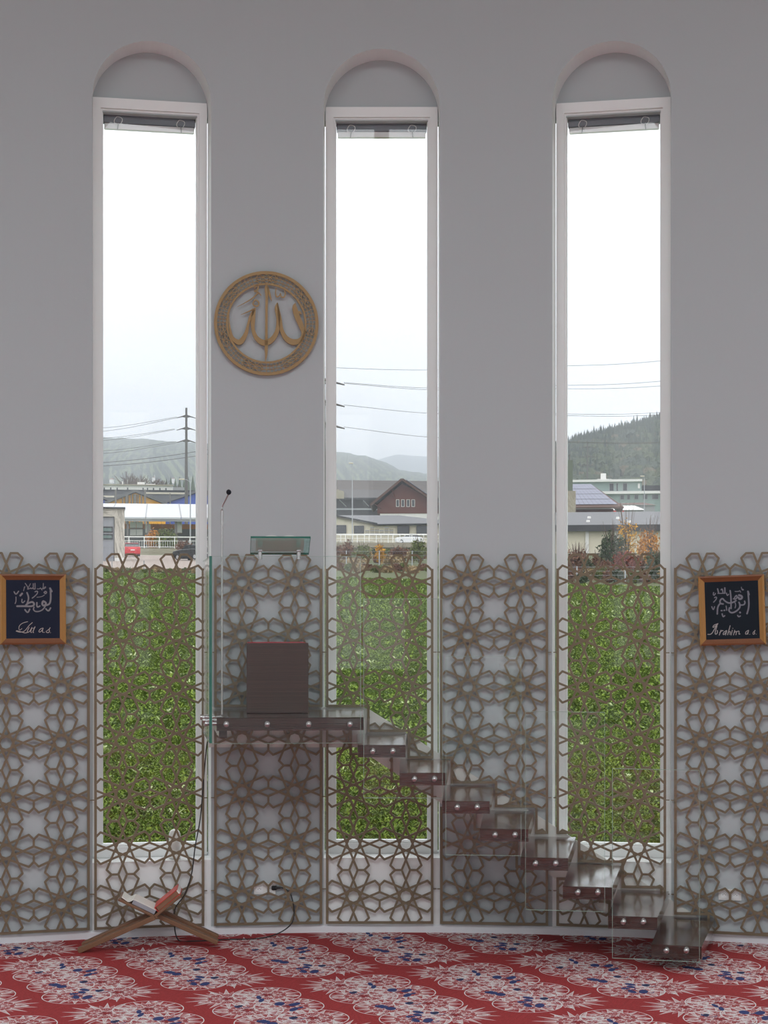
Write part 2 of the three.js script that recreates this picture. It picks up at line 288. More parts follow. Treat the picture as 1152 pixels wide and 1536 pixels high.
function clip(a, b, poly) {
  const ts = [0, 1], dx = b[0] - a[0], dy = b[1] - a[1];
  for (let i = 0, j = poly.length - 1; i < poly.length; j = i++) { const [x1, y1] = poly[j], ex = poly[i][0] - x1, ey = poly[i][1] - y1, den = dx * ey - dy * ex; if (Math.abs(den) < 1e-12) continue; const t = ((x1 - a[0]) * ey - (y1 - a[1]) * ex) / den, u = ((x1 - a[0]) * dy - (y1 - a[1]) * dx) / den; if (t > 0 && t < 1 && u >= -1e-6 && u <= 1 + 1e-6) ts.push(t); }
  ts.sort((p, q) => p - q); const out = [];
  for (let i = 0; i < ts.length - 1; i++) { const t0 = ts[i], t1 = ts[i + 1]; if (t1 - t0 < 1e-4) continue; const m = (t0 + t1) / 2; if (inside([a[0] + dx * m, a[1] + dy * m], poly)) out.push([[a[0] + dx * t0, a[1] + dy * t0], [a[0] + dx * t1, a[1] + dy * t1]]); }
  return out;
}
let barN = 0;
function bar(a, b, w, dep, ext = 0) { const L = Math.hypot(b[0] - a[0], b[1] - a[1]) + ext * 2, e = (barN++ % 23) * 0.00002; return box(L, w, dep + e, 0, 0, 0).rotateZ(Math.atan2(b[1] - a[1], b[0] - a[0])).translate((a[0] + b[0]) / 2, (a[1] + b[1]) / 2, 0); }
const segAll = rosetteSegments(2, ROWS);
function screen(px, label, cuts) {
  const th = wallHit(px, 1100, SCREEN_OFF).th, g = wallFrame('lattice_screen', th, SCREEN_OFF), X = CELL, yT = SB + SH, W = 0.0155, D = 0.010;
  const full = [[-X - 0.001, SB], [X + 0.001, SB], [X + 0.001, yT + 0.01], [-X - 0.001, yT + 0.01]];
  const polys = [];
  const toL = p => local(th, SCREEN_OFF, p[0], p[1]);
  if (!cuts) polys.push([full, true, true]);
  else {
    if (cuts.upper) { const u = cuts.upper.map(toL); u[0][0] = -X; u[u.length - 1][0] = X; polys.push([[...u, [X, yT + 0.01], [-X, yT + 0.01]], true]); }
    if (cuts.lower) { const l = cuts.lower.map(toL); if (!cuts.openLeft) l[0][0] = -X; const last = l[l.length - 1]; if (!cuts.openRight) last[0] = X; polys.push([[...l, [last[0], SB], [l[0][0], SB]], false]); }
  }
  polys.forEach(([poly, upper]) => {
    const bars = [];
    for (const [a, b] of segAll) { const A = [a[0], a[1] + SB], B = [b[0], b[1] + SB]; for (const [p, q] of clip(A, B, poly)) bars.push(bar(p, q, W, D, 0.003)); }
    mesh('lattice', bars, M.bronze, g);
    const rims = [], yBar = yT - CELL / 2 + CELL / 2 * 0.43;
    for (let i = 0; i < poly.length; i++) { let p = [...poly[i]], q = [...poly[(i + 1) % poly.length]]; if (p[1] > yT && q[1] > yT) continue; p[1] = Math.min(p[1], p[1] > yT ? yBar : 9); q[1] = Math.min(q[1], q[1] > yT ? yBar : 9); rims.push(bar(p, q, 0.019, D + 0.0008, 0.0095)); }
    mesh('rim', rims, M.bronze, g);
  });
  // small brackets that hold the sheet off the wall
  const spots = []; for (const y of [0.33, 1.02, 2.10]) for (const s of [-1, 1]) spots.push([s * (X + 0.004), y]);
  for (const [x, y] of spots) if (polys.some(([p]) => inside([x * 0.97, y], p))) mesh('bracket', [box(0.034, 0.007, 0.008, x + Math.sign(x) * 0.012, y, -0.012), box(0.008, 0.012, SCREEN_OFF - 0.02, x + Math.sign(x) * -0.004, y, -SCREEN_OFF / 2)], M.bronze, g);
  top(g, label, 'screen', 'pierced bronze wall screens');
}
{
  const st = [[483, 1058.8], [552.5, 1058.8], [552.5, 1096], [613, 1096], [613, 1135.8], [651, 1136]];
  screen(50.7, 'bronze star lattice screen behind the level framed panel');
  screen(224.4, 'bronze star lattice screen in front of the window above the folding book stand');
  screen(402.5, 'bronze star lattice screen behind the platform and the wooden box', { upper: [[322, 1058.8], [483, 1058.8]], lower: [[320, 1092], [483, 1092]] });
  screen(569.5, 'bronze star lattice screen stepped round the uppermost treads', { upper: [[488, 1058.8], [552.5, 1058.8], [552.5, 1096], [613, 1096], [613, 1135.8], [651, 1136]], lower: [[488, 1092], [526, 1092], [526, 1131], [587.5, 1131], [587.5, 1172], [650, 1172]] });
  screen(741, 'bronze star lattice screen on the pier stepped round the middle treads', { upper: [[660, 1136.5], [678, 1136.5], [678, 1173.5], [744, 1173.5], [744, 1209], [804.5, 1209.5], [804.5, 1249], [823, 1249]], lower: [[660, 1212], [712, 1212], [712, 1244], [775, 1244], [775, 1300], [823, 1300]] });
  screen(916.4, 'bronze star lattice screen in front of the window beside the lower treads', { upper: [[834, 1249], [868.5, 1249], [868.5, 1291.5], [934, 1292.5], [934, 1330], [992, 1331], [992, 1362], [999, 1362]], lower: [[831, 1318], [900, 1318], [900, 1352], [914, 1352]], openRight: true });
  screen(1095, 'bronze star lattice screen behind the tilted framed panel', { upper: [[1012, 1370], [1063, 1371], [1063, 1398], [1178, 1404]] });
}

// ---------------------------------------------------------------- staircase: stringer, platform, treads, glass
const FRONT = 1.12, GOFF = 1.165;
const minbar = group('pulpit_staircase');
{
  const up = px => px < 548 ? 1060.5 : 1060.5 + (px - 548) * 0.632, lo = px => px < 545 ? 1121 : Math.min(1395.5 + (px - 572) * (px - 572) * 0.00004, 1128 + (px - 545) * 0.66);
  const q = [], N = 70, px0 = 313, px1 = 1082, o1 = 0.019, o0 = 0.003, pt = i => { const px = px0 + (px1 - px0) * i / N, u = wallHit(px, up(px), o1), l = wallHit(px, lo(px), o1); return [u.th, Math.max(0.06, u.y), Math.max(0.059, Math.min(l.y, u.y - 0.001))]; };
  for (let i = 0; i < N; i++) {
    const [a, ua, la] = pt(i), [b, ub, lb] = pt(i + 1), P = (t, y, o) => onWall(t, y, o);
    q.push([P(a, la, o1), P(b, lb, o1), P(b, ub, o1), P(a, ua, o1)], [P(b, lb, o0), P(a, la, o0), P(a, ua, o0), P(b, ub, o0)], [P(a, ua, o1), P(b, ub, o1), P(b, ub, o0), P(a, ua, o0)], [P(a, la, o0), P(b, lb, o0), P(b, lb, o1), P(a, la, o1)]);
    if (!i) q.push([P(a, la, o0), P(a, la, o1), P(a, ua, o1), P(a, ua, o0)]);
  }
  mesh('stringer', quads(q), M.stringer, minbar);
}
function slab(name, xl, xr, yf, thick) {                                    // a board that fans out from the wall, its front edge where the photo shows it
  const A = wallHit(xl, yf, FRONT), B = wallHit(xr, yf, FRONT), y1 = A.y, y0 = y1 - thick, c = 0.006, N = 6, q = [], back = 0.021;
  const a = A.th, b = B.th, ang = t => a + (b - a) * t;
  for (let i = 0; i < N; i++) {
    const s = ang(i / N), t = ang((i + 1) / N), U = [[0, back], [0.5, (back + FRONT) / 2], [1, FRONT - c]];
    const uv = (o, th) => [(th - a) * 8 * 0.9, o * 0.9];
    q.push([onWall(s, y1, FRONT - c), onWall(t, y1, FRONT - c), onWall(t, y1, back), onWall(s, y1, back), [[s * 8, 0], [t * 8, 0], [t * 8, 1], [s * 8, 1]]]);
    q.push([onWall(s, y1 - c, FRONT), onWall(t, y1 - c, FRONT), onWall(t, y1, FRONT - c), onWall(s, y1, FRONT - c), [[s * 8, 0], [t * 8, 0], [t * 8, 0.02], [s * 8, 0.02]]]);
    q.push([onWall(s, y0, FRONT), onWall(t, y0, FRONT), onWall(t, y1 - c, FRONT), onWall(s, y1 - c, FRONT), [[s * 8, 0.3], [t * 8, 0.3], [t * 8, 0.4], [s * 8, 0.4]]]);
    q.push([onWall(t, y0, FRONT), onWall(s, y0, FRONT), onWall(s, y0, back), onWall(t, y0, back)]);
    q.push([onWall(t, y0, back), onWall(s, y0, back), onWall(s, y1, back), onWall(t, y1, back)]);
  }
  q.push([onWall(a, y0, back), onWall(a, y0, FRONT), onWall(a, y1, FRONT), onWall(a, y1, back)], [onWall(b, y0, FRONT), onWall(b, y0, back), onWall(b, y1, back), onWall(b, y1, FRONT)]);
  const m = mesh(name, quads(q), M.tread, minbar); m.userData.slab = undefined; delete m.userData.slab;
  return { m, a, b, y1, y0 };
}
const boltGeo = (() => { const p = [[0, 0.062], [0.006, 0.0615], [0.013, 0.059], [0.019, 0.053], [0.0215, 0.046], [0.0215, 0.0], [0, 0]].reverse().map(v => new THREE.Vector2(v[0], v[1])); return new THREE.LatheGeometry(p, 20).rotateX(Math.PI / 2); })();
function bolt(px, py, parent, off = FRONT - 0.002) { const h = wallHit(px, py, GOFF), p = onWall(h.th, h.y, off), b = mesh('bolt', boltGeo, M.steel, parent); b.position.set(...p); b.rotation.y = -h.th; return b; }
const treadPx = [[536.8, 608.3, 1117.5], [599.2, 670, 1159.2], [663.3, 734.6, 1201.5], [720, 792.5, 1243], [780.8, 852.2, 1286], [844.2, 918, 1329.3], [912.5, 986, 1373.5], [977, 1052.5, 1416.5]];
const plat = slab('platform', 325, 546, 1077, 0.088);
for (const x of [339.5, 401, 463, 525]) bolt(x, 1086.5, plat.m);
treadPx.forEach(([l, r, y]) => { const t = slab('tread', l, r, y, 0.085); bolt(l + 22.5, y + 9.5, t.m); bolt(l + 52.5, y + 9.5, t.m); });
{                                                                           // block under the platform and a bracket screw
  const h = wallHit(333.5, 1107, 1.05), w = wallHit(344, 1107, 1.05);
  const b = mesh('support_block', rbox(0.055, 0.052, 0.9, 0.004), M.tread, minbar); b.position.set(...onWall(h.th + 0.0005, plat.y0 - 0.026, 0.62)); b.rotation.y = -h.th;
}
function pane(name, pxl, pxr, yt, yb, off, parent, edgeMat = M.glassEdge) {   // flat sheet of glass standing in front of the treads
  const a = wallHit(pxl, yt, off), b = wallHit(pxr, yt, off), l = wallHit((pxl + pxr) / 2, yb, off), th = (a.th + b.th) / 2, pa = onWall(a.th, 0, off), pb = onWall(b.th, 0, off);
  const w = Math.hypot(pa[0] - pb[0], pa[2] - pb[2]), h = a.y - l.y, g = mesh(name, box(w - 0.004, h - 0.004, 0.012), M.glass, parent);
  g.position.set((pa[0] + pb[0]) / 2, (a.y + l.y) / 2, (pa[2] + pb[2]) / 2); g.rotation.y = Math.atan2(-(pb[2] - pa[2]), pb[0] - pa[0]);
  mesh('polished_edge', [box(w, 0.002, 0.0124, 0, h / 2 - 0.001, 0), box(w, 0.002, 0.0124, 0, -h / 2 + 0.001, 0), box(0.002, h, 0.0124, -w / 2 + 0.001, 0, 0), box(0.002, h, 0.0124, w / 2 - 0.001, 0, 0)], edgeMat, g);
  return g;
}
pane('glass_panel', 318, 541, 834, 1115, GOFF, minbar);
pane('glass_panel', 545.4, 664, 898, 1197, GOFF, minbar);
pane('glass_panel', 668.6, 782, 984.3, 1283, GOFF, minbar);
pane('glass_panel', 788, 907.3, 1067, 1366, GOFF, minbar);
pane('glass_panel', 918.5, 1049.5, 1152.5, 1440, GOFF, minbar);
{                                                                           // glass at the closed end of the platform, running from the front to the wall
  const f = wallHit(316, 834, GOFF), bY = wallHit(316, 1115, GOFF).y, len = GOFF - 0.09, h = f.y - bY, th = f.th;
  const g = mesh('side_glass', box(0.014, h - 0.004, len - 0.004), M.glass, minbar); g.position.set(...onWall(th, (f.y + bY) / 2, GOFF - len / 2)); g.rotation.y = -th;
  mesh('polished_edge', [box(0.019, h, 0.005, 0, 0, len / 2 - 0.002), box(0.0144, 0.003, len, 0, h / 2 - 0.0015, 0), box(0.0144, 0.003, len, 0, -h / 2 + 0.0015, 0)], M.glassDeep, g);
  for (const o of [0.3, 0.68, 1.04]) { const c = onWall(th, plat.y0 + 0.045, o), b = mesh('side_bolt', [cyl([-0.03, 0, 0], [0.05, 0, 0], 0.014, 0.014, 14), cyl([-0.034, 0, 0], [-0.018, 0, 0], 0.02, 0.02, 16)], M.steel, minbar); b.position.set(...c); b.rotation.y = -th; }
}
{                                                                           // sloping glass book rest clamped to the top of the front sheet
  const c = wallHit(420, 834, GOFF), th = c.th, g = group('book_rest', onWall(th, c.y, GOFF), -th), sc = F / depthAt(420, GOFF), W = 88 / sc;
  const lean = Math.atan2(0.10, 0.26), L = Math.hypot(0.10, 0.26), yl = 4 / sc;
  const pl = mesh('glass_shelf', box(W, 0.010, L), M.glassThick, g); pl.position.set(0, yl + 0.052, 0.02); pl.rotation.x = -lean;
  mesh('polished_edge', [box(W + 0.002, 0.0125, 0.003, 0, 0, L / 2), box(W + 0.002, 0.0125, 0.003, 0, 0, -L / 2), box(0.003, 0.0125, L, -W / 2, 0, 0), box(0.003, 0.0125, L, W / 2, 0, 0)], M.glassDeep, pl);
  for (const px of [390.3, 448]) { const x = (px - 420) / sc; mesh('clamp', [cyl([x, -0.022, 0.004], [x, 0.028, 0.004], 0.0145, 0.0145, 16), cyl([x, 0.028, 0.004], [x, 0.042, 0.008], 0.008, 0.008, 12), rbox(0.03, 0.012, 0.05, 0.003, x, 0.036, 0.01)], M.steel, g); }
  minbar.add(g);
  const b = group('open_book', onWall(th, c.y + yl + 0.052, GOFF - 0.02), -th), pages = [];
  const halfPage = s => { const n = 10, q = []; const f = t => 0.012 + 0.022 * Math.sin(Math.min(1, t * 1.25) * Math.PI) * (1 - 0.5 * t); for (let i = 0; i < n; i++) { const t0 = i / n, t1 = (i + 1) / n, x0 = s * t0 * W * 0.41, x1 = s * t1 * W * 0.41, y0 = f(t0), y1 = f(t1), z0 = L * 0.4, z1 = -L * 0.4; q.push([[x0, y0, z0], [x1, y1, z0], [x1, y1, z1], [x0, y0, z1]], [[x0, 0.006, z0], [x1, 0.006, z0], [x1, y1, z0], [x0, y0, z0]], [[x0, 0.006, z1], [x1, 0.006, z1], [x1, y1, z1], [x0, y0, z1]], [[x0, 0.006, z0], [x1, 0.006, z0], [x1, 0.006, z1], [x0, 0.006, z1]]); } return quads(q); };
  const inner = group('pages'); inner.rotation.x = -lean; b.add(inner);
  mesh('page_block', halfPage(-1), M.thinPaper, inner); mesh('page_block', halfPage(1), M.thinPaper, inner);
  top(b, 'open white book lying on the sloping glass book rest', 'book');
}
top(minbar, 'pulpit stair of dark wooden treads and platform with bolted glass balustrade', 'staircase');

// ---------------------------------------------------------------- on the platform: wooden box seat, microphone
{
  const off = 0.62, A = wallHit(370, 1072, off), B = wallHit(462.5, 1072, off), Tp = wallHit(416, 964, off), th = (A.th + B.th) / 2, w = (B.th - A.th) * (R - off), h = Tp.y - plat.y1, d = 0.40;
  const g = group('box_seat', onWall(th, plat.y1, off - d / 2 + 0.02), -th);
  mesh('front_board', rbox(w, h - 0.004, 0.02, 0.003, 0, h / 2, d / 2 - 0.01), M.boxWood, g);
  for (const s of [-1, 1]) mesh('side_board', rbox(0.02, h - 0.006, d - 0.022, 0.003, s * (w / 2 - 0.012), h / 2, -0.01), M.boxWood, g);
  mesh('back_board', rbox(w - 0.05, h - 0.01, 0.018, 0.003, 0, h / 2, -d / 2 + 0.02), M.boxWood, g);
  mesh('cushion', rbox(w - 0.02, 0.02, d - 0.01, 0.008, -0.004, h - 0.0095, -0.012), M.redCloth, g);
  top(g, 'dark wooden box seat with thin red cushion on the platform', 'seat');
}
{
  const off = 1.03, h = wallHit(333, 1077, off), th = h.th, sc = F / depthAt(333, off), Y = py => wallHit(333, py, off).y - plat.y1, g = group('microphone_stand', onWall(th, plat.y1, off), -th);
  mesh('base', new THREE.LatheGeometry([[0, 0], [0.05, 0], [0.05, 0.004], [0.012, 0.01], [0.006, 0.02], [0, 0.02]].map(p => new THREE.Vector2(...p)), 20), M.steel, g);
  mesh('pole', cyl([0, 0.01, 0], [0, Y(787), 0], 0.0075), M.steel, g);
  mesh('grip', [cyl([0, Y(787), 0], [0, Y(766), 0], 0.0125, 0.0125, 14), cyl([0, Y(766), 0], [0, Y(763), 0], 0.0125, 0.006, 14)], M.steel, g);
  mesh('gooseneck', tube([[0, Y(764), 0], [0.002, Y(760), 0], [5 / sc, Y(750), 0.02], [9.5 / sc, Y(741), 0.05]], 0.0055, 24, 8), M.steel, g);
  const hd = mesh('foam_head', new THREE.SphereGeometry(0.0175, 16, 12).scale(1, 1, 1.5), M.foam, g); hd.position.set(9.5 / sc, Y(739), 0.055); hd.rotation.x = 0.4;
  top(g, 'thin steel microphone stand with bent neck and black foam head', 'microphone');
}

// ---------------------------------------------------------------- round wooden medallion with calligraphy
{
  const c = wallHit(399.5, 485.4, 0.03), k = 1 / 5.76 / (F / c.d), g = wallFrame('calligraphy_medallion', c.th, 0.034, c.y);
  const P = (x, y) => [(x - 573) * k, -(y - 607) * k];
  const ribbon = pts => {
    const cu = new THREE.CatmullRomCurve3(pts.map(p => V(p[0], p[1], p[2]))), n = pts.length * 8, L = [], Rr = [];
    for (let i = 0; i <= n; i++) { const p = cu.getPoint(i / n), t = cu.getTangent(i / n), l = Math.hypot(t.x, t.y) || 1, w = Math.max(1.5, p.z) / 2; L.push(P(p.x - t.y / l * w, p.y + t.x / l * w)); Rr.push(P(p.x + t.y / l * w, p.y - t.x / l * w)); }
    const q = [], z1 = 0.012, z0 = 0; for (let i = 0; i < n; i++) { const a = L[i], b = L[i + 1], c2 = Rr[i + 1], d = Rr[i]; q.push([[...a, z1], [...b, z1], [...c2, z1], [...d, z1]], [[...a, z0], [...b, z0], [...b, z1], [...a, z1]], [[...c2, z0], [...d, z0], [...d, z1], [...c2, z1]], [[...b, z0], [...a, z0], [...d, z0], [...c2, z0]]); }
    return quads(q);
  };
  const letters = [
    [[574, 272, 4], [574, 300, 30], [576, 380, 24], [574, 500, 22], [573, 640, 22], [573, 760, 24], [572, 820, 28], [571, 880, 20], [564, 942, 3]],
    [[580, 282, 10], [594, 330, 18], [607, 380, 14], [620, 414, 3]],
    [[822, 428, 6], [816, 462, 38], [838, 540, 46], [872, 620, 44], [893, 690, 34], [868, 745, 38], [805, 766, 52], [745, 735, 44], [706, 665, 32], [690, 570, 30], [668, 430, 8]],
    [[846, 500, 6], [862, 508, 20], [876, 526, 3]],
    [[668, 426, 6], [663, 470, 36], [676, 570, 34], [662, 680, 36], [615, 752, 46], [555, 776, 52], [494, 742, 40], [460, 670, 30], [458, 580, 36], [466, 500, 30], [478, 474, 10]],
    [[470, 490, 22], [440, 545, 26], [418, 615, 22], [394, 705, 34], [342, 774, 46], [286, 742, 28], [260, 660, 16], [251, 590, 9], [251, 535, 3]],
    [[460, 486, 12], [410, 512, 9], [353, 537, 2]],
    [[505, 342, 14], [450, 395, 11], [390, 432, 7], [318, 471, 2]],
    [[472, 312, 8], [478, 290, 12], [500, 284, 12], [498, 318, 12], [470, 330, 9], [500, 340, 12], [530, 368, 6]],
    [[462, 420, 10], [480, 408, 12], [508, 430, 12], [500, 458, 12], [470, 456, 12], [456, 436, 10], [470, 422, 10]],
    [[657, 302, 8], [652, 345, 10], [662, 376, 11], [684, 368, 9], [694, 346, 8], [702, 376, 11], [724, 378, 11], [736, 350, 11], [724, 304, 5]],
  ].map(ribbon);
  mesh('letters', letters, M.gold, g);
  const ann = (r0, r1, d) => { const s = new THREE.Shape(); s.absarc(0, 0, r1 * k, 0, 2 * Math.PI); const h = new THREE.Path(); h.absarc(0, 0, r0 * k, 0, 2 * Math.PI, true); s.holes.push(h); return new THREE.ExtrudeGeometry(s, { depth: d, bevelEnabled: false, curveSegments: 64 }); };
  mesh('outer_rim', ann(424, 450, 0.012), M.gold, g); mesh('inner_rim', ann(330, 346, 0.012), M.gold, g);
  const fr = [], w = 5.2 * k, pol = (r, a) => [r * k * Math.cos(a), r * k * Math.sin(a)], N = 40;
  for (let i = 0; i < N; i++) {
    const a = i / N * 2 * Math.PI, s = 2 * Math.PI / N, dense = (i % 6) < 3;
    fr.push(bar(pol(346, a), pol(372, a + (dense ? 0 : s / 2)), w, 0.011, 0.001), bar(pol(372, a + (dense ? 0 : s / 2)), pol(400, a + (dense ? 0 : s / 2)), w, 0.011, 0.001), bar(pol(400, a + (dense ? 0 : s / 2)), pol(426, a), w, 0.011, 0.001));
    fr.push(bar(pol(372, a), pol(372, a + s), w, 0.0112, 0.001), bar(pol(400, a), pol(400, a + s), w, 0.0112, 0.001));
    if (!dense) fr.push(bar(pol(346, a), pol(372, a - s / 2), w, 0.0108, 0.001), bar(pol(400, a - s / 2), pol(426, a), w, 0.0108, 0.001), bar(pol(372, a), pol(400, a + s / 2), w * 1.3, 0.0109, 0), bar(pol(372, a), pol(400, a - s / 2), w, 0.0109, 0));
    else fr.push(bar(pol(346, a + s / 2), pol(424, a + s / 2), w * 0.8, 0.0107, 0));
  }
  const f = mesh('fretwork', fr, M.gold, g); f.position.z = 0.006;
  for (const a of [0.8, 2.35, 3.9, 5.5]) mesh('wall_spacer', cyl([Math.cos(a) * 437 * k, Math.sin(a) * 437 * k, -0.02], [Math.cos(a) * 437 * k, Math.sin(a) * 437 * k, 0.001], 0.006), M.gold, g);
  top(g, 'round golden brown pierced medallion with calligraphy on the wall', 'wall ornament');
}

// ---------------------------------------------------------------- framed name panels
function strokes(c, list, col) { c.lineCap = c.lineJoin = 'round'; for (const [w, ...pts] of list) { c.strokeStyle = col; c.lineWidth = w; c.beginPath(); c.moveTo(...pts[0]); for (let i = 1; i < pts.length - 1; i++) { const m = [(pts[i][0] + pts[i + 1][0]) / 2, (pts[i][1] + pts[i + 1][1]) / 2]; c.quadraticCurveTo(...pts[i], ...m); } c.lineTo(...pts[pts.length - 1]); c.stroke(); } }
const lutTex = canvasTex(935, 1040, (c, w, h) => {
  c.fillStyle = '#1d2438'; c.fillRect(0, 0, w, h);
  for (let i = 0; i < 5000; i++) { c.fillStyle = `rgba(90,105,140,${rr(0.02, 0.09)})`; c.fillRect(rr(0, w), rr(0, h), 3, 3); }
  c.translate(-105, -125);
  strokes(c, [
    [15, [440, 190], [470, 230], [495, 290]], [12, [530, 195], [500, 250], [480, 292]], [13, [412, 320], [418, 285], [440, 240], [420, 265]], [15, [480, 292], [520, 285], [530, 265], [545, 290], [565, 265], [575, 288], [610, 290]], [15, [578, 195], [578, 285]], [16, [608, 190], [610, 290]],
    [13, [645, 288], [690, 290], [700, 265], [718, 292], [730, 310]], [13, [720, 290], [750, 288], [752, 190]], [13, [752, 288], [790, 275], [795, 245], [770, 260], [752, 288]],
    [34, [868, 278], [895, 330]], [30, [876, 320], [882, 430], [872, 520], [850, 560], [810, 575]], [18, [630, 330], [590, 345], [655, 320], [650, 370], [600, 420], [560, 450]], [12, [640, 435], [720, 430], [770, 395]],
    [20, [765, 350], [785, 325], [812, 345], [790, 378], [765, 352]], [26, [470, 355], [500, 420], [490, 500], [460, 570]], [32, [300, 592], [420, 590], [560, 598], [600, 560], [570, 515], [520, 525], [480, 545], [450, 575]],
    [24, [640, 530], [635, 590], [655, 612], [690, 590]], [34, [750, 505], [790, 520], [800, 560], [760, 590], [728, 560], [740, 515]], [22, [790, 580], [760, 640], [690, 685], [610, 690], [575, 650], [590, 610]],
    [22, [250, 340], [275, 400], [325, 330]], [16, [280, 430], [285, 500], [265, 545]], [18, [385, 470], [375, 520], [400, 535], [430, 500]], [34, [355, 405], [385, 370]], [26, [435, 655], [478, 725], [515, 645]], [26, [795, 640], [835, 695], [875, 625]],
  ], '#8f8c90');
  strokes(c, [[10, [480, 865], [400, 880], [332, 935], [326, 1000], [348, 1015], [380, 985]], [11, [560, 882], [505, 925], [455, 1000], [410, 1042], [340, 1052], [280, 1030]], [12, [290, 1022], [360, 1040], [440, 1068], [475, 1052]],
    [12, [505, 965], [465, 1040], [480, 1058], [522, 1030], [550, 970]], [12, [552, 968], [524, 1045], [545, 1058]], [13, [606, 955], [563, 1045], [580, 1058]], [8, [555, 985], [605, 972]],
    [11, [745, 980], [700, 985], [665, 1040], [690, 1056], [735, 1010], [746, 985]], [12, [746, 982], [725, 1045], [748, 1055]], [12, [765, 1055], [767, 1055]], [10, [795, 1040], [850, 1000], [868, 972]], [12, [866, 975], [843, 1010], [862, 1040], [830, 1066], [800, 1052]], [10, [872, 1062], [874, 1062]]], '#bdb3ad');
});
const ibrTex = canvasTex(885, 965, (c, w, h) => {
  c.fillStyle = '#17202a'; c.fillRect(0, 0, w, h);
  for (let i = 0; i < 5000; i++) { c.fillStyle = `rgba(80,105,120,${rr(0.02, 0.09)})`; c.fillRect(rr(0, w), rr(0, h), 3, 3); }
  c.translate(w / 2, h / 2); c.rotate(0.031); c.translate(-575, -628);
  strokes(c, [
    [22, [340, 275], [358, 345]], [16, [345, 350], [400, 350], [455, 348]], [20, [398, 290], [415, 262], [430, 345]], [24, [458, 260], [460, 345]], [14, [625, 318], [690, 322], [700, 300], [716, 330]], [14, [728, 248], [735, 300], [770, 292], [745, 280]],
    [30, [835, 320], [850, 370]], [26, [838, 350], [852, 500], [845, 600], [820, 685]], [24, [545, 305], [560, 400], [560, 600]], [20, [610, 440], [625, 400], [655, 380], [660, 420], [630, 450], [600, 440]], [34, [690, 380], [735, 390], [740, 430], [700, 450], [680, 420]],
    [26, [640, 470], [600, 500], [520, 515], [450, 470], [420, 425], [375, 470], [385, 520], [430, 525]], [26, [375, 525], [340, 560], [335, 690]], [26, [690, 500], [720, 560], [660, 640], [570, 680], [520, 640], [535, 590]], [24, [700, 540], [760, 550], [790, 510], [780, 480]],
    [18, [275, 335], [265, 370], [285, 385], [305, 350]], [18, [290, 420], [320, 400], [325, 440], [275, 495]], [18, [245, 570], [268, 640], [290, 570]], [18, [485, 345], [495, 395], [520, 365]], [18, [480, 560], [490, 630]], [16, [625, 505], [640, 540], [625, 590]], [24, [400, 635], [412, 635]], [24, [445, 632], [457, 630]], [22, [415, 690], [425, 745], [455, 720]], [30, [705, 665], [708, 668]], [22, [668, 715], [680, 742], [710, 725]],
  ], '#82828c');
  strokes(c, [[13, [340, 855], [280, 870], [255, 920], [300, 900], [345, 850]], [14, [345, 850], [290, 940], [240, 1030], [180, 1030]], [14, [330, 890], [300, 980], [300, 1035], [340, 1010], [335, 965]], [13, [395, 960], [368, 1040]], [12, [375, 1000], [415, 960], [430, 970]], [12, [485, 965], [440, 990], [425, 1035], [455, 1030], [490, 970]], [12, [490, 968], [470, 1040]], [13, [545, 885], [505, 1035]], [12, [510, 1000], [555, 965], [540, 1030]], [12, [580, 960], [560, 1040]], [12, [588, 928], [590, 929]], [12, [620, 960], [600, 1038]], [12, [612, 1000], [655, 960], [640, 1035]], [12, [650, 990], [695, 955], [685, 1030], [705, 1020]],
    [12, [845, 960], [805, 975], [790, 1020], [815, 1030], [845, 970]], [12, [845, 965], [832, 1025]], [10, [862, 1028], [864, 1028]], [11, [915, 1000], [950, 965]], [12, [950, 960], [930, 990], [950, 1010], [925, 1030], [915, 1015]], [9, [968, 1025], [970, 1025]]], '#aeaaa8');
});
M.frameDark = phys(lin(0.30, 0.115, 0.04), 0.45, { map: woodTex }); M.frameGold = phys(lin(0.60, 0.33, 0.09), 0.4, { map: woodTex });
function picture(px0, px1, py0, py1, tex, roll, label) {
  const off = 0.10, h = wallHit((px0 + px1) / 2, (py0 + py1) / 2, off), sc = F / h.d, W = (px1 - px0) / sc, H = (py1 - py0) / sc, g = wallFrame('framed_panel', h.th, off, h.y), inner = group('body');
  g.rotation.set(0, -h.th, 0); const r = group('panel_roll'); g.rotation.order = 'YXZ'; g.rotation.z = roll;
  const f = 0.043, side = (n, s, mat) => {                                  // mitred, sloping frame member
    const L = s === 'h' ? W : H, o = s === 'h' ? H / 2 : W / 2, q = [], P = (t, d, z) => s === 'h' ? [t, n * (o - d), z] : [n * (o - d), t, z];
    const prof = [[0, -0.012], [0, 0.016], [0.012, 0.02], [0.03, 0.01], [f, 0.004], [f, -0.012]];
    for (let k = 0; k < prof.length - 1; k++) { const [d0, z0] = prof[k], [d1, z1] = prof[k + 1]; const c = [P(-L / 2 + d0, d0, z0), P(L / 2 - d0, d0, z0), P(L / 2 - d1, d1, z1), P(-L / 2 + d1, d1, z1)]; q.push((s === 'h') === (n > 0) ? [c[3], c[2], c[1], c[0]] : c); }
    mesh('frame_member', quads(q), mat, g);
  };
  side(1, 'h', M.frameDark); side(-1, 'h', M.frameDark); side(-1, 'v', M.frameGold); side(1, 'v', M.frameGold);
  const pm = phys(0xffffff, 0.75, { map: tex, specularIntensity: 0.5 });
  mesh('backing', box(W - 0.01, H - 0.01, 0.006, 0, 0, -0.014), M.frameDark, g);
  mesh('lettered_panel', new THREE.PlaneGeometry(W - 2 * f + 0.004, H - 2 * f + 0.004).translate(0, 0, 0.002), pm, g);
  top(g, label, 'picture');
}
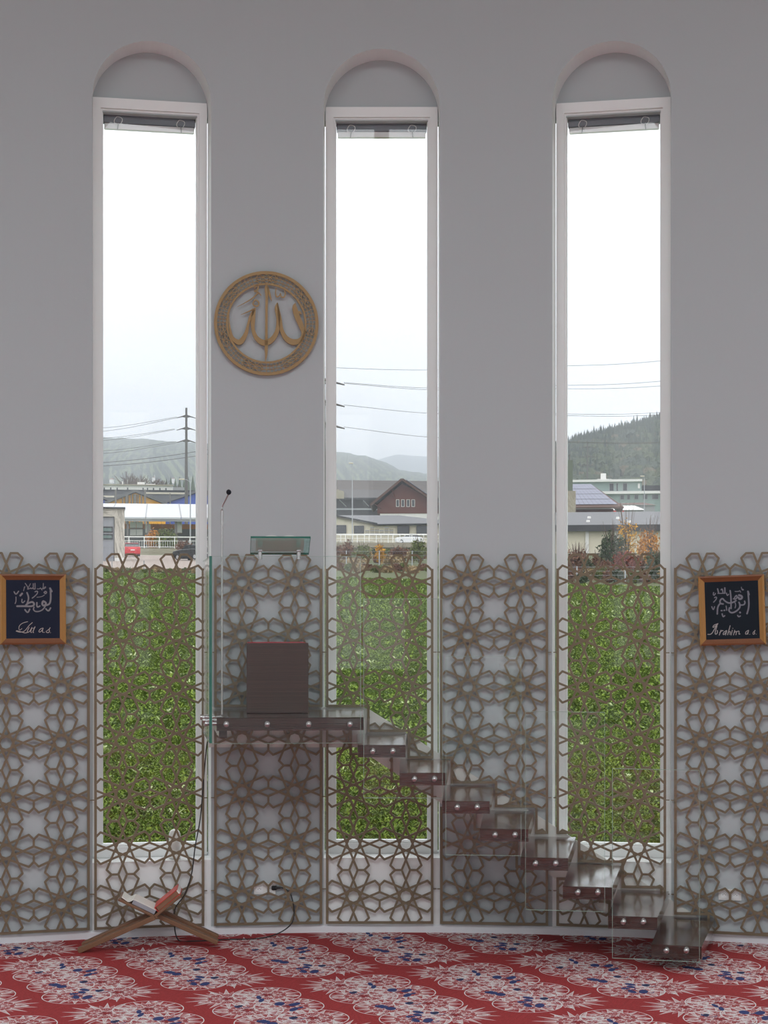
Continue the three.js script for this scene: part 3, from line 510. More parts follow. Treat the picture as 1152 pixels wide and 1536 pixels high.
picture(1, 98, 861, 966.5, lutTex, 0.004, 'level wooden framed dark blue panel with short calligraphy on the lattice');
picture(1049.5, 1146.5, 863, 967.5, ibrTex, 0.031, 'slightly tilted wooden framed dark panel with long calligraphy on the lattice');

// ---------------------------------------------------------------- folding book stand with books
{
  const d = 11.9, [cx, , cz] = at(234, 1420, d), g = group('folding_book_stand', [cx, 0, cz], 0.08), s = d / F, wood = phys(lin(0.30, 0.165, 0.09), 0.45, { map: woodTex });
  const pt = (px, py) => [(px - 234) * s, (1422 - py) * s];
  const plank = (a, b, z0, z1, t) => { const L = Math.hypot(b[0] - a[0], b[1] - a[1]); return rbox(L, t, z1 - z0, 0.006).rotateZ(Math.atan2(b[1] - a[1], b[0] - a[0])).translate((a[0] + b[0]) / 2, (a[1] + b[1]) / 2, (z0 + z1) / 2); };
  const fl = pt(121, 1420), fr = pt(326, 1414), cr = pt(234, 1371), ul = pt(180, 1344), ur = pt(272, 1340);
  mesh('leg', plank(fl, cr, 0.06, 0.14, 0.036), wood, g); mesh('leg', plank([fl[0] + 0.01, fl[1]], cr, -0.14, -0.06, 0.036), wood, g);
  mesh('leg', plank(fr, cr, -0.02, 0.055, 0.034), wood, g); mesh('leg', plank(fr, cr, -0.20, -0.145, 0.034), wood, g);
  mesh('rest', plank(ul, [cr[0] + 0.02, cr[1] - 0.01], -0.16, 0.13, 0.02), wood, g); mesh('rest', plank([cr[0] - 0.02, cr[1] - 0.01], ur, -0.16, 0.13, 0.02), wood, g);
  top(g, 'wooden folding book stand with crossed legs on the carpet', 'book stand');
  const aL = Math.atan2(cr[1] - ul[1], cr[0] - ul[0]), aR = Math.atan2(ur[1] - cr[1], ur[0] - cr[0]);
  const grey = std(lin(0.36, 0.36, 0.40), 0.7), red = std(lin(0.62, 0.06, 0.045), 0.45), brown = std(lin(0.26, 0.13, 0.07), 0.6);
  const place = (b, x, y, z, a) => { const v = V(x, y, z).applyAxisAngle(V(0, 1, 0), 0.08); b.position.set(cx + v.x, v.y, cz + v.z); b.rotation.set(0, 0.08, a, 'YXZ'); };
  { const b = group('open_white_book'); mesh('page_block', [rbox(0.175, 0.032, 0.235, 0.004, 0, 0.016, 0)], grey, b); mesh('open_page', [rbox(0.178, 0.006, 0.238, 0.002, 0, 0.034, 0)], M.paper, b);
    const cu = []; for (let i = 0; i <= 8; i++) cu.push([-0.088 - i * 0.0105, 0.036 - 0.03 * Math.sin(Math.min(1, i / 3) * 1.57) + 0.002 * Math.max(0, i - 3)]); const q = []; for (let i = 0; i < 8; i++) q.push([[cu[i][0], cu[i][1], 0.118], [cu[i + 1][0], cu[i + 1][1], 0.118], [cu[i + 1][0], cu[i + 1][1], -0.118], [cu[i][0], cu[i][1], -0.118]], [[cu[i][0], cu[i][1] - 0.006, 0.118], [cu[i + 1][0], cu[i + 1][1] - 0.006, 0.118], [cu[i + 1][0], cu[i + 1][1], 0.118], [cu[i][0], cu[i][1], 0.118]]);
    mesh('turned_pages', quads(q), M.paper, b); place(b, (pt(216, 1358)[0]) + 0.0, pt(216, 1362)[1] + 0.012, 0, aL); top(b, 'open white book with grey page edge lying on the folding stand', 'book'); }
  { const b = group('red_book'); mesh('page_block', [rbox(0.188, 0.034, 0.222, 0.003, 0, 0.024, 0.004)], brown, b); mesh('cover', [rbox(0.205, 0.006, 0.24, 0.002, 0, 0.044, 0), rbox(0.205, 0.006, 0.24, 0.002, 0, 0.004, 0), rbox(0.006, 0.046, 0.24, 0.002, -0.1, 0.024, 0)], red, b); mesh('white_fore_edge', rbox(0.012, 0.03, 0.235, 0.003, 0.097, 0.024, 0), M.paper, b);
    place(b, pt(254, 1350)[0] + 0.008, pt(254, 1353)[1] + 0.008, 0, aR); top(b, 'thick red book resting on the folding stand', 'book'); }
}

// ---------------------------------------------------------------- sill object, sockets, cable
{
  const h = wallHit(262, 1290, -0.11), g = wallFrame('dispenser', h.th, -0.11, SILL + 0.001);
  mesh('body', new THREE.LatheGeometry([[0, 0], [0.044, 0], [0.045, 0.01], [0.043, 0.14], [0.043, 0.178], [0.038, 0.198], [0.026, 0.212], [0.012, 0.218], [0, 0.219]].map(p => new THREE.Vector2(...p)), 24), M.whitePlastic, g);
  const lid = mesh('lid', new THREE.TorusGeometry(0.0435, 0.0016, 6, 24).rotateX(Math.PI / 2).translate(0, 0.15, 0), M.baseboard, g);
  top(g, 'white rounded cylinder standing on the window sill above the book stand', 'dispenser');
  const socket = (px, py, label, n) => { const s = wallHit(px, py, 0), q = wallFrame('wall_socket', s.th, 0.001, s.y); mesh('plate', rbox(0.082 * n, 0.082, 0.012, 0.004, 0, 0, 0.006), M.whitePlastic, q); for (let i = 0; i < n; i++) { const x = (i - (n - 1) / 2) * 0.08; const w = mesh('insert', rbox(0.052, 0.052, 0.005, 0.003, x, 0, 0.014), M.white, q); mesh('pin_hole', [-0.01, 0, 0.01].map(o => cyl([x + o, Math.abs(o) ? 0 : 0.006, 0.0155], [x + o, Math.abs(o) ? 0 : 0.006, 0.0172], 0.0028, 0.0028, 8)), M.blackRubber, w); } top(q, label, 'socket'); return q; };
  socket(397, 1333, 'white double wall socket with a black plug behind the lattice', 2);
  socket(1095, 1342, 'white double wall socket behind the lattice below the tilted framed panel', 2);
  const c = group('power_cable'), W = (px, py, off) => { const s = wallHit(px, py, off); return onWall(s.th, s.y, off); };
  const fp = (px, d2) => [...(() => { const p = at(px, 1400, d2); return [p[0], 0.006, p[2]]; })()];
  mesh('cord', tube([W(311, 1113, 0.15), W(309, 1128, 0.02), W(307, 1150, 0.02), W(300, 1230, 0.12), W(293, 1268, 0.12), W(287, 1312, 0.12), W(277, 1342, 0.12), W(263, 1362, 0.12), W(261, 1378, 0.13), fp(268, 12.15), fp(290, 12.12), fp(340, 12.18), fp(395, 12.24), W(425, 1396, 0.13), W(438, 1384, 0.13), W(441, 1370, 0.1), W(439, 1352, 0.04), W(434, 1338, 0.03), W(424, 1332, 0.03), W(420, 1331.5, 0.028)], 0.0045, 220, 7), M.blackRubber, c);
  mesh('plug', [cyl(W(409, 1332, 0.018), W(414, 1332, 0.034), 0.018, 0.016, 14), cyl(W(413, 1332, 0.03), W(421, 1331.5, 0.028), 0.011, 0.007, 12)], M.blackRubber, c);
  top(c, 'black power cable running from the platform over the floor to the socket', 'cable');
}

// ================================================================= outside
const SL = 0.0525, H0 = 3.28, G = d => Math.max(-0.24, EYE - H0 + SL * d);
const dAt = py => 8200 / (py - 794);
const gp = (px, d, dy = 0) => { const [x, , z] = at(px, CY, d); return [x, G(d) + dy, z]; };
const noisyTex = (base, spread, n = 256, k = 8, rep = [1, 1]) => dataTex(n, (u, v) => { const q = ring(u, v, k, base[0]) * spread + rr(-spread, spread) * 0.35; return base.map(b => Math.max(0, Math.min(255, b + q))); }, true, rep);
const X = {
  soil: std(0xffffff, 1, { map: noisyTex([58, 86, 18], 24, 256, 12, [120, 60]) }),
  verge: std(0xffffff, 1, { map: noisyTex([66, 74, 32], 34, 256, 12, [60, 30]) }),
  asphalt: std(0xffffff, 0.95, { map: noisyTex([142, 130, 122], 14, 256, 9, [12, 12]) }),
  stain: std(0xffffff, 0.9, { map: noisyTex([172, 167, 157], 60, 256, 5, [0.18, 0.18]) }),
  grey: std(0x8d8e90, 0.7), dark: std(0x2a2b2e, 0.7), roof: std(0xffffff, 0.85, { map: noisyTex([62, 55, 51], 14, 256, 7, [0.1, 0.1]) }), slate: std(0x606164, 0.75), roofBrown: std(0x523a30, 0.8),
  white: std(0xd6d5d2, 0.6), rail: std(0xf4f4f2, 0.5), sheet: std(0xb4b6ba, 0.5), cream: std(0xcfc8b4, 0.8), yellow: std(0xe6a416, 0.6), blue: std(0x3b57b2, 0.5), orange: std(0xe48a24, 0.6), brown: std(0xffffff, 0.8, { map: noisyTex([92, 50, 40], 10, 128, 6, [0.5, 0.1]) }),
  concrete: std(0xffffff, 0.9, { map: noisyTex([150, 143, 126], 26, 256, 6, [0.2, 0.2]) }), doorGrey: std(0x8b8e95, 0.5), glassDark: phys(lin(0.02, 0.025, 0.03), 0.1), glassGreen: phys(lin(0.10, 0.16, 0.15), 0.12), solar: phys(lin(0.13, 0.14, 0.2), 0.4), alu: std(0xc9ccd2, 0.4, { metalness: 0.6 }), steelPole: std(0x5d5a58, 0.7), galv: std(0x9fa3a8, 0.5), greenDark: std(0x57604f, 0.7), teal: std(0x7f918c, 0.5), red: std(0xb02a24, 0.5), pipes: std(0x6d6a66, 0.6),
};
{
  const xs = [], ds = []; for (let i = 0; i <= 60; i++) xs.push(-320 + i * 640 / 60); for (const d of [-60, -20, 5, 12, 12.9, 14, 20, 30, 45, 60, 80, 100, 130, 170, 220, 300, 420, 600, 760]) ds.push(d);
  const q = []; for (let i = 0; i < 60; i++) for (let j = 0; j < ds.length - 1; j++) { const P = (x, d) => [x, G(d), CAMZ - d]; q.push([P(xs[i], ds[j]), P(xs[i + 1], ds[j]), P(xs[i + 1], ds[j + 1]), P(xs[i], ds[j + 1]), [[i / 60, j / 20], [(i + 1) / 60, j / 20], [(i + 1) / 60, (j + 1) / 20], [i / 60, (j + 1) / 20]]]); }
  top(mesh('ground', quads(q), X.soil), 'sloping earth of the field outside the windows', null, null, 'structure');
  const strip = (name, pts, mat, label, dy = 0.05) => { const q2 = []; for (let i = 0; i < pts.length - 1; i++) { const [p0, a0, b0] = pts[i], [p1, a1, b1] = pts[i + 1]; const n = 8; for (let k = 0; k < n; k++) { const L = (a, b, t) => a + (b - a) * t; q2.push([gp(p0, L(a0, b0, k / n), dy), gp(p1, L(a1, b1, k / n), dy), gp(p1, L(a1, b1, (k + 1) / n), dy), gp(p0, L(a0, b0, (k + 1) / n), dy), [[i, k / n], [i + 1, k / n], [i + 1, (k + 1) / n], [i, (k + 1) / n]]]); } } top(mesh(name, quads(q2), mat), label, null, null, 'structure'); };
  strip('road', [[60, 131, 208], [170, 132, 210], [300, 138, 205], [400, 150, 200]], X.asphalt, 'pale asphalt yard and road beyond the field', 0.06);
  strip('verge', [[60, 121, 131], [300, 122, 138], [500, 113, 300], [700, 106, 300], [1000, 92, 300], [1100, 90, 300]], X.verge, 'rough grass verge between the field and the road', 0.03);
}
// ---- the leafy crop of the field
{
  const leaf = (L, W, lift, droop) => { const q = []; const P = (t, s) => [s * W * Math.sin(Math.PI * Math.min(0.97, 0.12 + t * 0.88)) , lift * Math.sin(t * 1.9) - droop * t * t + Math.abs(s) * 0.012, L * t]; const T = [0, 0.35, 0.7, 1]; for (let i = 0; i < 3; i++) for (const s of [[-1, 0], [0, 1]]) q.push([P(T[i], s[0]), P(T[i], s[1]), P(T[i + 1], s[1]), P(T[i + 1], s[0])]); return quads(q); };
  const plant = (n, L0, L1) => { const l = []; for (let k = 0; k < n; k++) l.push(leaf(rr(L0, L1), rr(0.014, 0.03), rr(0.05, 0.13), rr(0.0, 0.05)).rotateY(k / n * 6.283 + rr(-0.4, 0.4)).translate(rr(-0.03, 0.03), 0, rr(-0.03, 0.03))); return merge(l); };
  const mat = std(0xffffff, 0.85, { side: THREE.DoubleSide });
  const place = (name, geo, list, label) => { const im = new THREE.InstancedMesh(geo, mat, list.length), m = new THREE.Matrix4(), q = new THREE.Quaternion(), c = new THREE.Color(); list.forEach(([x, y, z, s, k], i) => { q.setFromEuler(new THREE.Euler(rr(-0.2, 0.2), rr(0, 6.28), rr(-0.2, 0.2))); im.setMatrixAt(i, m.compose(V(x, y, z), q, V(s, s * rr(0.7, 1.2), s))); const t = rnd(); if (k > 0.5) c.setRGB(0.26 + 0.14 * t, 0.33 + 0.12 * t, 0.13 + 0.1 * t); else c.setRGB(0.07 + 0.085 * t, 0.118 + 0.11 * t, 0.006 + 0.008 * t); im.setColorAt(i, c); }); im.name = name; im.castShadow = im.receiveShadow = true; top(im, label, 'crop', null, 'stuff'); };
  const near = [], mid = [], far = [], edge = u => { const t = (u * F + CX - 225) / 693; return 120 - 25 * t; };
  const fill = (d0, d1, per, list, sc) => { for (let d = d0; d < d1;) { const step = 1 / Math.sqrt(per); const W = 0.24 * d + 2; for (let x = -W; x < W; x += step) { const dd = d + rr(0, step), xx = x + rr(-0.5, 0.5) * step; if (dd > edge(xx / dd)) continue; const patch = fbm(xx * 0.35 + 3, dd * 0.22, 2); const s = sc * rr(0.7, 1.25) * (1 + 0.35 * patch), pale = rnd() < 0.018 + 0.05 * Math.max(0, patch) ? 1 : 0; list.push([xx, G(dd) - 0.01, CAMZ - dd, s * (pale ? 1.15 : 1), pale]); } d += step; } };
  fill(13.3, 27, 120, near, 0.62); fill(27, 58, 55, mid, 0.78); fill(58, 124, 22, far, 1.15);
  place('leafy_crop', plant(9, 0.10, 0.2), near, 'low leafy green crop close outside the windows');
  place('leafy_crop', plant(7, 0.1, 0.2), mid, 'green crop in the middle of the field');
  place('leafy_crop', plant(6, 0.1, 0.2), far, 'green crop at the far end of the field');
}
// ---- plants
function leafCloud(n, rx, ry, rz, size, y0) {
  const p = []; for (let i = 0; i < n; i++) { const a = rr(0, 6.283), u = rr(-1, 1), r = Math.cbrt(rr(0.15, 1)), s = Math.sqrt(1 - u * u), lump = 0.8 + 0.3 * noise(Math.cos(a) * 1.7 + rx, u * 2 + a); const c = V(r * s * Math.cos(a) * rx * lump, y0 + ry + r * u * ry * lump, r * s * Math.sin(a) * rz * lump), d1 = V(rr(-1, 1), rr(-1, 1), rr(-1, 1)).normalize().multiplyScalar(size * rr(0.6, 1.3)), d2 = V(rr(-1, 1), rr(-1, 1), rr(-1, 1)).normalize().multiplyScalar(size * rr(0.6, 1.3)); p.push(c.x, c.y, c.z, c.x + d1.x, c.y + d1.y, c.z + d1.z, c.x + d2.x, c.y + d2.y, c.z + d2.z); }
  const g = new THREE.BufferGeometry(); g.setAttribute('position', new THREE.Float32BufferAttribute(p, 3)); g.computeVertexNormals(); return g;
}
function twigs(n, h, spread, r) { const l = []; for (let i = 0; i < n; i++) { const a = rr(0, 6.28), s = rr(0.2, 1) * spread, hh = h * rr(0.6, 1.05), m = [Math.cos(a) * s * 0.35, hh * 0.5, Math.sin(a) * s * 0.35], e = [Math.cos(a) * s, hh, Math.sin(a) * s]; l.push(cyl([0, 0, 0], m, r, r * 0.7, 5), cyl(m, e, r * 0.7, r * 0.25, 5)); } return merge(l); }
const F_ = { green: std(0x5c662e, 0.9), dark: std(0x3c4a30, 0.9), yellow: std(0xb8892a, 0.9), orange: std(0xb47a2c, 0.9), red: std(0x7c3a2a, 0.9), rust: std(0x6e4a36, 0.9), straw: std(0x9a8560, 0.9), bark: std(0x5c4a40, 0.9) };
function bush(px, d, wpx, hpx, mat, label, dense = 900, bare = 14, name = 'shrub') { const s = d / F, g = group(name, gp(px, d)), w = wpx * s / 2, h = hpx * s; mesh('foliage', leafCloud(dense, w, h * 0.44, w * 0.8, 0.055 * Math.sqrt(d / 10) * 1.0, h * 0.06), mat, g); mesh('stems', twigs(bare, h * 1.12, w * 0.8, 0.03), F_.bark, g); top(g, label, 'bush'); }
function bareTree(px, d, wpx, hpx, label) {
  const s = d / F, g = group('bare_tree', gp(px, d)), H = hpx * s, l = [], grow = (p, dir, len, r, k) => { const e = [p[0] + dir[0] * len, p[1] + dir[1] * len, p[2] + dir[2] * len]; l.push(cyl(p, e, r, r * 0.65, 4)); if (k > 0) for (let i = 0; i < 4; i++) { const v = V(dir[0] + rr(-0.8, 0.8), dir[1] + rr(-0.2, 0.45), dir[2] + rr(-0.8, 0.8)).normalize(); grow(e, [v.x, v.y, v.z], len * rr(0.6, 0.8), r * 0.6, k - 1); } };
  grow([0, 0, 0], [0, 1, 0], H * 0.42, H * 0.03, 4); mesh('branches', l, F_.bark, g); top(g, label, 'tree');
}
const coniferGeo = (() => { const l = []; for (let k = 0; k < 4; k++) l.push(new THREE.ConeGeometry(0.24 - k * 0.05, 0.42, 7).translate(0, 0.25 + k * 0.2, 0)); l.push(cyl([0, 0, 0], [0, 0.2, 0], 0.03, 0.03, 5)); return merge(l); })();
const roundGeo = (() => { const g = new THREE.IcosahedronGeometry(0.4, 2), p = g.attributes.position; for (let i = 0; i < p.count; i++) { const k = 1 + 0.22 * noise(p.getX(i) * 7, p.getY(i) * 7 + p.getZ(i) * 5); p.setXYZ(i, p.getX(i) * k, p.getY(i) * k + 0.5, p.getZ(i) * k); } g.computeVertexNormals(); return g; })();

// ---- buildings: local metres, x right, y up from the ground at distance d, z towards the hall
function site(name, px, d, turn = true) { const g = group(name, gp(px, d), turn ? Math.atan((CX - px) / F) : 0); const s = d / F, gy = 794 + 8200 / d; return { g, X: p => (p - px) * s, Y: p => (gy - p) * s, s }; }
function wallBox(o, name, mat, x0, x1, y0, y1, depth, z = 0) { const a = o.X(x0), b = o.X(x1), t = o.Y(y0), u = o.Y(y1); return mesh(name, box(b - a, t - u, depth, (a + b) / 2, (t + u) / 2, z - depth / 2), mat, o.g); }
function winBox(o, x0, x1, y0, y1, z, mat = X.glassDark, frame = X.white) { const a = o.X(x0), b = o.X(x1), t = o.Y(y0), u = o.Y(y1), f = Math.min(0.12, (b - a) * 0.12); const w = mesh('window', [box(b - a, f, 0.1, (a + b) / 2, t - f / 2, z), box(b - a, f, 0.1, (a + b) / 2, u + f / 2, z), box(f, t - u, 0.1, a + f / 2, (t + u) / 2, z), box(f, t - u, 0.1, b - f / 2, (t + u) / 2, z)], frame, o.g); mesh('pane', box(b - a - 2 * f, t - u - 2 * f, 0.04, (a + b) / 2, (t + u) / 2, z), mat, w); return w; }
function gable(o, name, mat, apex, l, r, yb, depth, z = 0) { const p = [[o.X(l[0]), o.Y(yb)], [o.X(r[0]), o.Y(yb)], [o.X(r[0]), o.Y(r[1])], [o.X(apex[0]), o.Y(apex[1])], [o.X(l[0]), o.Y(l[1])]]; return mesh(name, prism(p, depth, z - depth), mat, o.g); }
function slope(o, name, mat, a, b, t, depth, z, parent) { const A = [o.X(a[0]), o.Y(a[1])], B = [o.X(b[0]), o.Y(b[1])], L = Math.hypot(B[0] - A[0], B[1] - A[1]); const m = mesh(name, box(L, t, depth).rotateZ(Math.atan2(B[1] - A[1], B[0] - A[0])).translate((A[0] + B[0]) / 2, (A[1] + B[1]) / 2 + t / 2, z - depth / 2), mat, parent ?? o.g); return m; }

{ // garage with stained wall
  const o = site('garage', 150, 168); wallBox(o, 'wall', X.stain, 171.5, 186.5, 763, 844, 9); wallBox(o, 'wall', X.stain, 90, 171.5, 763, 775, 9); wallBox(o, 'wall', X.stain, 90, 132, 775, 844, 9); wallBox(o, 'inner_wall', X.grey, 132, 171.5, 775, 844, 6, -0.5);
  wallBox(o, 'roof_edge', X.dark, 86, 187.5, 760.8, 763.2, 9.6, 0.3); wallBox(o, 'plinth', X.white, 171.5, 186.5, 837, 844.5, 0.2, 0.2);
  const dr = wallBox(o, 'sectional_door', X.doorGrey, 133, 170.5, 776, 844, 0.1, -0.3); for (const y of [789, 799.3, 810.5, 821, 832]) mesh('door_joint', box(o.X(170.5) - o.X(133), 0.05, 0.03, (o.X(133) + o.X(170.5)) / 2, o.Y(y), -0.29), X.grey, dr);
  for (const [a, b] of [[790, 798.6], [801, 809]]) for (const [c, e] of [[134, 151], [153, 169]]) winBox(o, c, e, a, b, -0.27, X.glassGreen, X.dark);
  top(o.g, 'low garage with stained plaster wall and grey sectional door', 'building');
}
{ // open storage shed with white roof
  const o = site('canopy_shed', 240, 236), zB = -30, roofPts = [[60, 776, 0], [430, 776, 0]], ye = o.Y(776.5), yr = o.Y(776.5) + 3.95;
  const x0 = o.X(60), x1 = o.X(430), n = 7; const rg = group('roof'); o.g.add(rg);
  for (let k = 0; k < n; k++) { const a = x0 + (x1 - x0) * k / n + 0.04, b = x0 + (x1 - x0) * (k + 1) / n - 0.04; if (k) mesh('roof_seam', quads([[[a - 0.1, ye + 0.03, 0.42], [a + 0.06, ye + 0.03, 0.42], [a + 0.06, yr + 0.03, zB], [a - 0.1, yr + 0.03, zB]]]), X.grey, rg); mesh('roof_sheet', quads([[[a, ye, 0.4], [b, ye, 0.4], [b, yr, zB], [a, yr, zB]], [[a, ye - 0.25, 0.4], [b, ye - 0.25, 0.4], [b, ye, 0.4], [a, ye, 0.4]], [[b, ye - 0.25, 0.4], [a, ye - 0.25, 0.4], [a, yr - 0.25, zB], [b, yr - 0.25, zB]]]), X.sheet, rg); }
  mesh('eaves_beam', box(x1 - x0, 0.35, 0.2, (x0 + x1) / 2, ye - 0.4, 0.2), X.grey, o.g);
  mesh('cross_beam', box(x1 - x0, 0.7, 0.25, (x0 + x1) / 2, ye - 0.95, -6), X.orange, o.g);
  for (const p of [192, 222, 264, 300, 340]) mesh('post', box(0.3, ye - 0.5, 0.3, o.X(p), (ye - 0.5) / 2, -0.3), X.steelPole, o.g);
  mesh('rear_wall', box(x1 - x0, ye, 0.2, (x0 + x1) / 2, ye / 2, zB + 1), X.grey, o.g);
  top(o.g, 'open storage shed with wide white sheet roof', 'building');
  for (const [a, b, c, e] of [[195, 204, 783, 792.5], [204.6, 214, 783, 792.5], [195, 204, 794, 804], [204.6, 214, 794, 804], [262, 273, 782, 800], [218, 226, 786, 800]]) { const q = site('wrapped_pallet', (a + b) / 2, 239), w = (b - a) * q.s, y1 = Math.max(0.5, q.Y(c)), y0 = Math.max(0.1, q.Y(e)); mesh('load', rbox(w, y1 - y0 - 0.1, 1.0, 0.05, 0, (y1 + y0) / 2, 0), X.white, q.g); mesh('pallet_base', [box(w, 0.06, 1, 0, y0, 0), ...[-0.4, 0, 0.4].map(k => box(0.1, 0.1, 1, k * w, y0 - 0.06, 0))], X.concrete, q.g); top(q.g, 'white wrapped pallet load stacked under the shed roof', 'pallet', 'pallet loads under the shed'); }
}
{ // coloured halls and what stands behind them
  let o = site('yellow_hall', 205, 330); gable(o, 'wall', X.yellow, [203, 739.5], [160, 756.5], [248, 757.5], 800, 40); slope(o, 'roof', X.slate, [158, 757], [203, 738.5], 0.5, 41, 0.8); slope(o, 'roof', X.slate, [203, 738.5], [250, 757.5], 0.5, 41, 0.8);
  for (const p of [184, 190.5, 197, 202.5, 207, 212]) mesh('pipe', cyl([o.X(p), 0, 0.5], [o.X(p), o.Y(742), 0.5], p === 190.5 || p === 202.5 ? 0.32 : 0.12, undefined, 8), X.pipes, o.g); mesh('chimney', cyl([o.X(217.5), 0, 0.9], [o.X(217.5), o.Y(735), 0.9], 0.2, 0.2, 10), X.pipes, o.g); mesh('chimney', cyl([o.X(174), 0, 0.9], [o.X(174), o.Y(736), 0.9], 0.2, 0.2, 10), X.pipes, o.g);
  top(o.g, 'bright orange yellow gabled hall with vertical pipes', 'building');
  o = site('blue_hall', 300, 374); gable(o, 'wall', X.blue, [298, 739], [243, 757.5], [352, 757.5], 800, 40); slope(o, 'roof', X.slate, [241, 758], [298, 738], 0.5, 41, 0.8); slope(o, 'roof', X.slate, [298, 738], [354, 758], 0.5, 41, 0.8); mesh('pipe', cyl([o.X(255.5), 0, 0.6], [o.X(255.5), o.Y(741), 0.6], 0.15), X.pipes, o.g); top(o.g, 'blue gabled hall beside the tall mast', 'building');
  o = site('blue_hall', 130, 374); gable(o, 'wall', X.blue, [125, 739], [70, 757.5], [172, 756], 800, 40); slope(o, 'roof', X.slate, [68, 758], [125, 738], 0.5, 41, 0.8); slope(o, 'roof', X.slate, [125, 738], [180, 757], 0.5, 41, 0.8); top(o.g, 'blue gabled hall behind the garage', 'building');
  o = site('long_grey_hall', 225, 425); wallBox(o, 'wall', X.slate, 100, 340, 736, 800, 12); wallBox(o, 'light_band', X.cream, 217, 277, 738.6, 741.3, 0.3, 0.3); wallBox(o, 'light_band', X.cream, 150, 172, 744.5, 747, 0.3, 0.3); wallBox(o, 'roof_edge', X.dark, 98, 342, 735.4, 736.6, 13, 0.6); top(o.g, 'long grey flat roofed hall behind the orange hall', 'building');
  o = site('white_office', 205, 470); wallBox(o, 'wall', X.white, 110, 259, 728, 800, 12); wallBox(o, 'roof_edge', X.concrete, 108, 260, 727, 728.6, 13, 0.6); wallBox(o, 'roof_box', X.white, 206, 217, 722.5, 727, 5, -2); wallBox(o, 'roof_box', X.white, 219, 233, 725, 727, 5, -2); wallBox(o, 'roof_box', X.white, 163, 170, 725.5, 727, 5, -2); wallBox(o, 'annex', X.grey, 259, 276, 730.5, 800, 10);
  for (const p of [157, 166.5, 176, 191.5, 214.5, 221, 230, 239.5, 248.5]) winBox(o, p - 1.2, p + 1.4, 731.5, 735.4, 0.05); mesh('aerial', cyl([o.X(184), o.Y(728), -1], [o.X(184), o.Y(722), -1], 0.15), X.white, o.g); top(o.g, 'long white office block with small dark windows', 'building');
  bareTree(196, 500, 20, 84, 'bare tree with fine branches behind the white office'); bareTree(222, 520, 22, 84, 'wide bare tree behind the roof boxes of the white office');
  for (let k = 0; k < 9; k++) { const p = 243 + k * 6.6, d = 560 + k * 22, h = (9 + (k * 7) % 5 + 808 - 733) * d / F, m = mesh('conifer', coniferGeo, F_.dark); m.position.set(...gp(p, d)); m.scale.set(h * 0.8, h, h * 0.8); top(m, 'dark conifer in the row behind the grey annex', 'tree', 'conifers behind the mast'); }
}
function mast(name, px, d, topY, arms, span, label) { const o = site(name, px, d), H = o.Y(topY); mesh('pole', cyl([0, 0, 0], [0, H, 0], 0.36, 0.2, 10), X.steelPole, o.g); for (const y of arms) { const h = o.Y(y), w = span * o.s; mesh('cross_arm', [cyl([0, h + 0.2, 0], [w, h - 0.3, 0], 0.17, 0.06, 6), cyl([0, h + 0.2, 0], [-w, h - 0.3, 0], 0.17, 0.06, 6), cyl([0, h - 0.2, 0], [w * 0.5, h + 0.0, 0], 0.09, 0.06, 5), cyl([0, h - 0.2, 0], [-w * 0.5, h, 0], 0.09, 0.06, 5)], X.steelPole, o.g); } top(o.g, label, 'mast'); }
mast('power_mast', 279.5, 300, 612, [625, 643.2, 661.7], 14.5, 'dark power mast with three cross arms behind the blue hall');
mast('power_mast', 881, 560, 662, [671, 685, 698.5], 13, 'dark power mast with three cross arms before the wooded hill');
mast('power_mast', 484, 150, 530, [572.5, 605, 638], 33, 'tall power mast whose arm tips reach the middle window');
function cable(list, r, label) { for (const [x0, y0, d0, x1, y1, d1, sag] of list) { const a = at(x0, y0, d0), b = at(x1, y1, d1), m = [(a[0] + b[0]) / 2, (a[1] + b[1]) / 2 - sag, (a[2] + b[2]) / 2]; top(mesh('power_line', tube([a, m, b], r, 24, 5), X.steelPole), label, 'cable', label.includes('first') ? 'power lines' : 'power lines'); } }
cable([[266, 626.5, 300, 100, 652, 330, 0.5], [265, 625.5, 300, 100, 645, 330, 0.5], [262, 644.5, 300, 100, 664, 330, 0.5], [262, 643.5, 300, 100, 659, 330, 0.5], [264, 662.5, 300, 100, 678, 330, 0.5], [264, 664.5, 303, 100, 683, 334, 0.5]], 0.035, 'thin power line strung from the arms of the mast behind the blue hall');
cable([[420, 656, 170, 60, 701, 190, 0.5], [420, 664, 170, 60, 705, 190, 0.5]], 0.03, 'dark power line hanging low across the misty hill');
cable([[516, 574, 150, 740, 580, 170, 0.3], [516, 575, 153, 740, 584, 174, 0.3], [516, 607.5, 150, 740, 621, 170, 0.3], [516, 640.5, 150, 740, 659, 170, 0.3], [440, 549, 150, 740, 554, 170, 0.2]], 0.02, 'thin power line running from the mast arm tips over the brown house');
cable([[800, 549.5, 200, 1060, 535, 190, 0.3], [800, 578.5, 200, 1060, 566, 190, 0.3], [800, 583, 200, 1060, 574, 190, 0.3], [800, 620, 200, 1060, 615, 190, 0.3], [800, 622, 200, 1060, 619, 190, 0.3], [800, 662, 200, 1060, 663.5, 190, 0.2], [800, 661, 200, 1060, 662, 190, 0.2]], 0.024, 'thin power line crossing the sky above the wooded hill');
function lamp(px, d, topY, head, label) { const o = site('street_lamp', px, d), H = o.Y(topY); mesh('pole', cyl([0, 0, 0], [0, H, 0], 0.1, 0.06, 8), X.galv, o.g); if (head) { mesh('arm', tube([[0, H, 0], [head * 0.4 * o.s, H + 0.35, 0], [head * o.s, H + 0.4, 0]], 0.04, 12, 6), X.galv, o.g); } mesh('lamp_head', rbox(0.75, 0.16, 0.3, 0.05, (head || -2) * o.s, H + (head ? 0.42 : 0.1), 0), X.cream, o.g); top(o.g, label, 'street lamp'); }
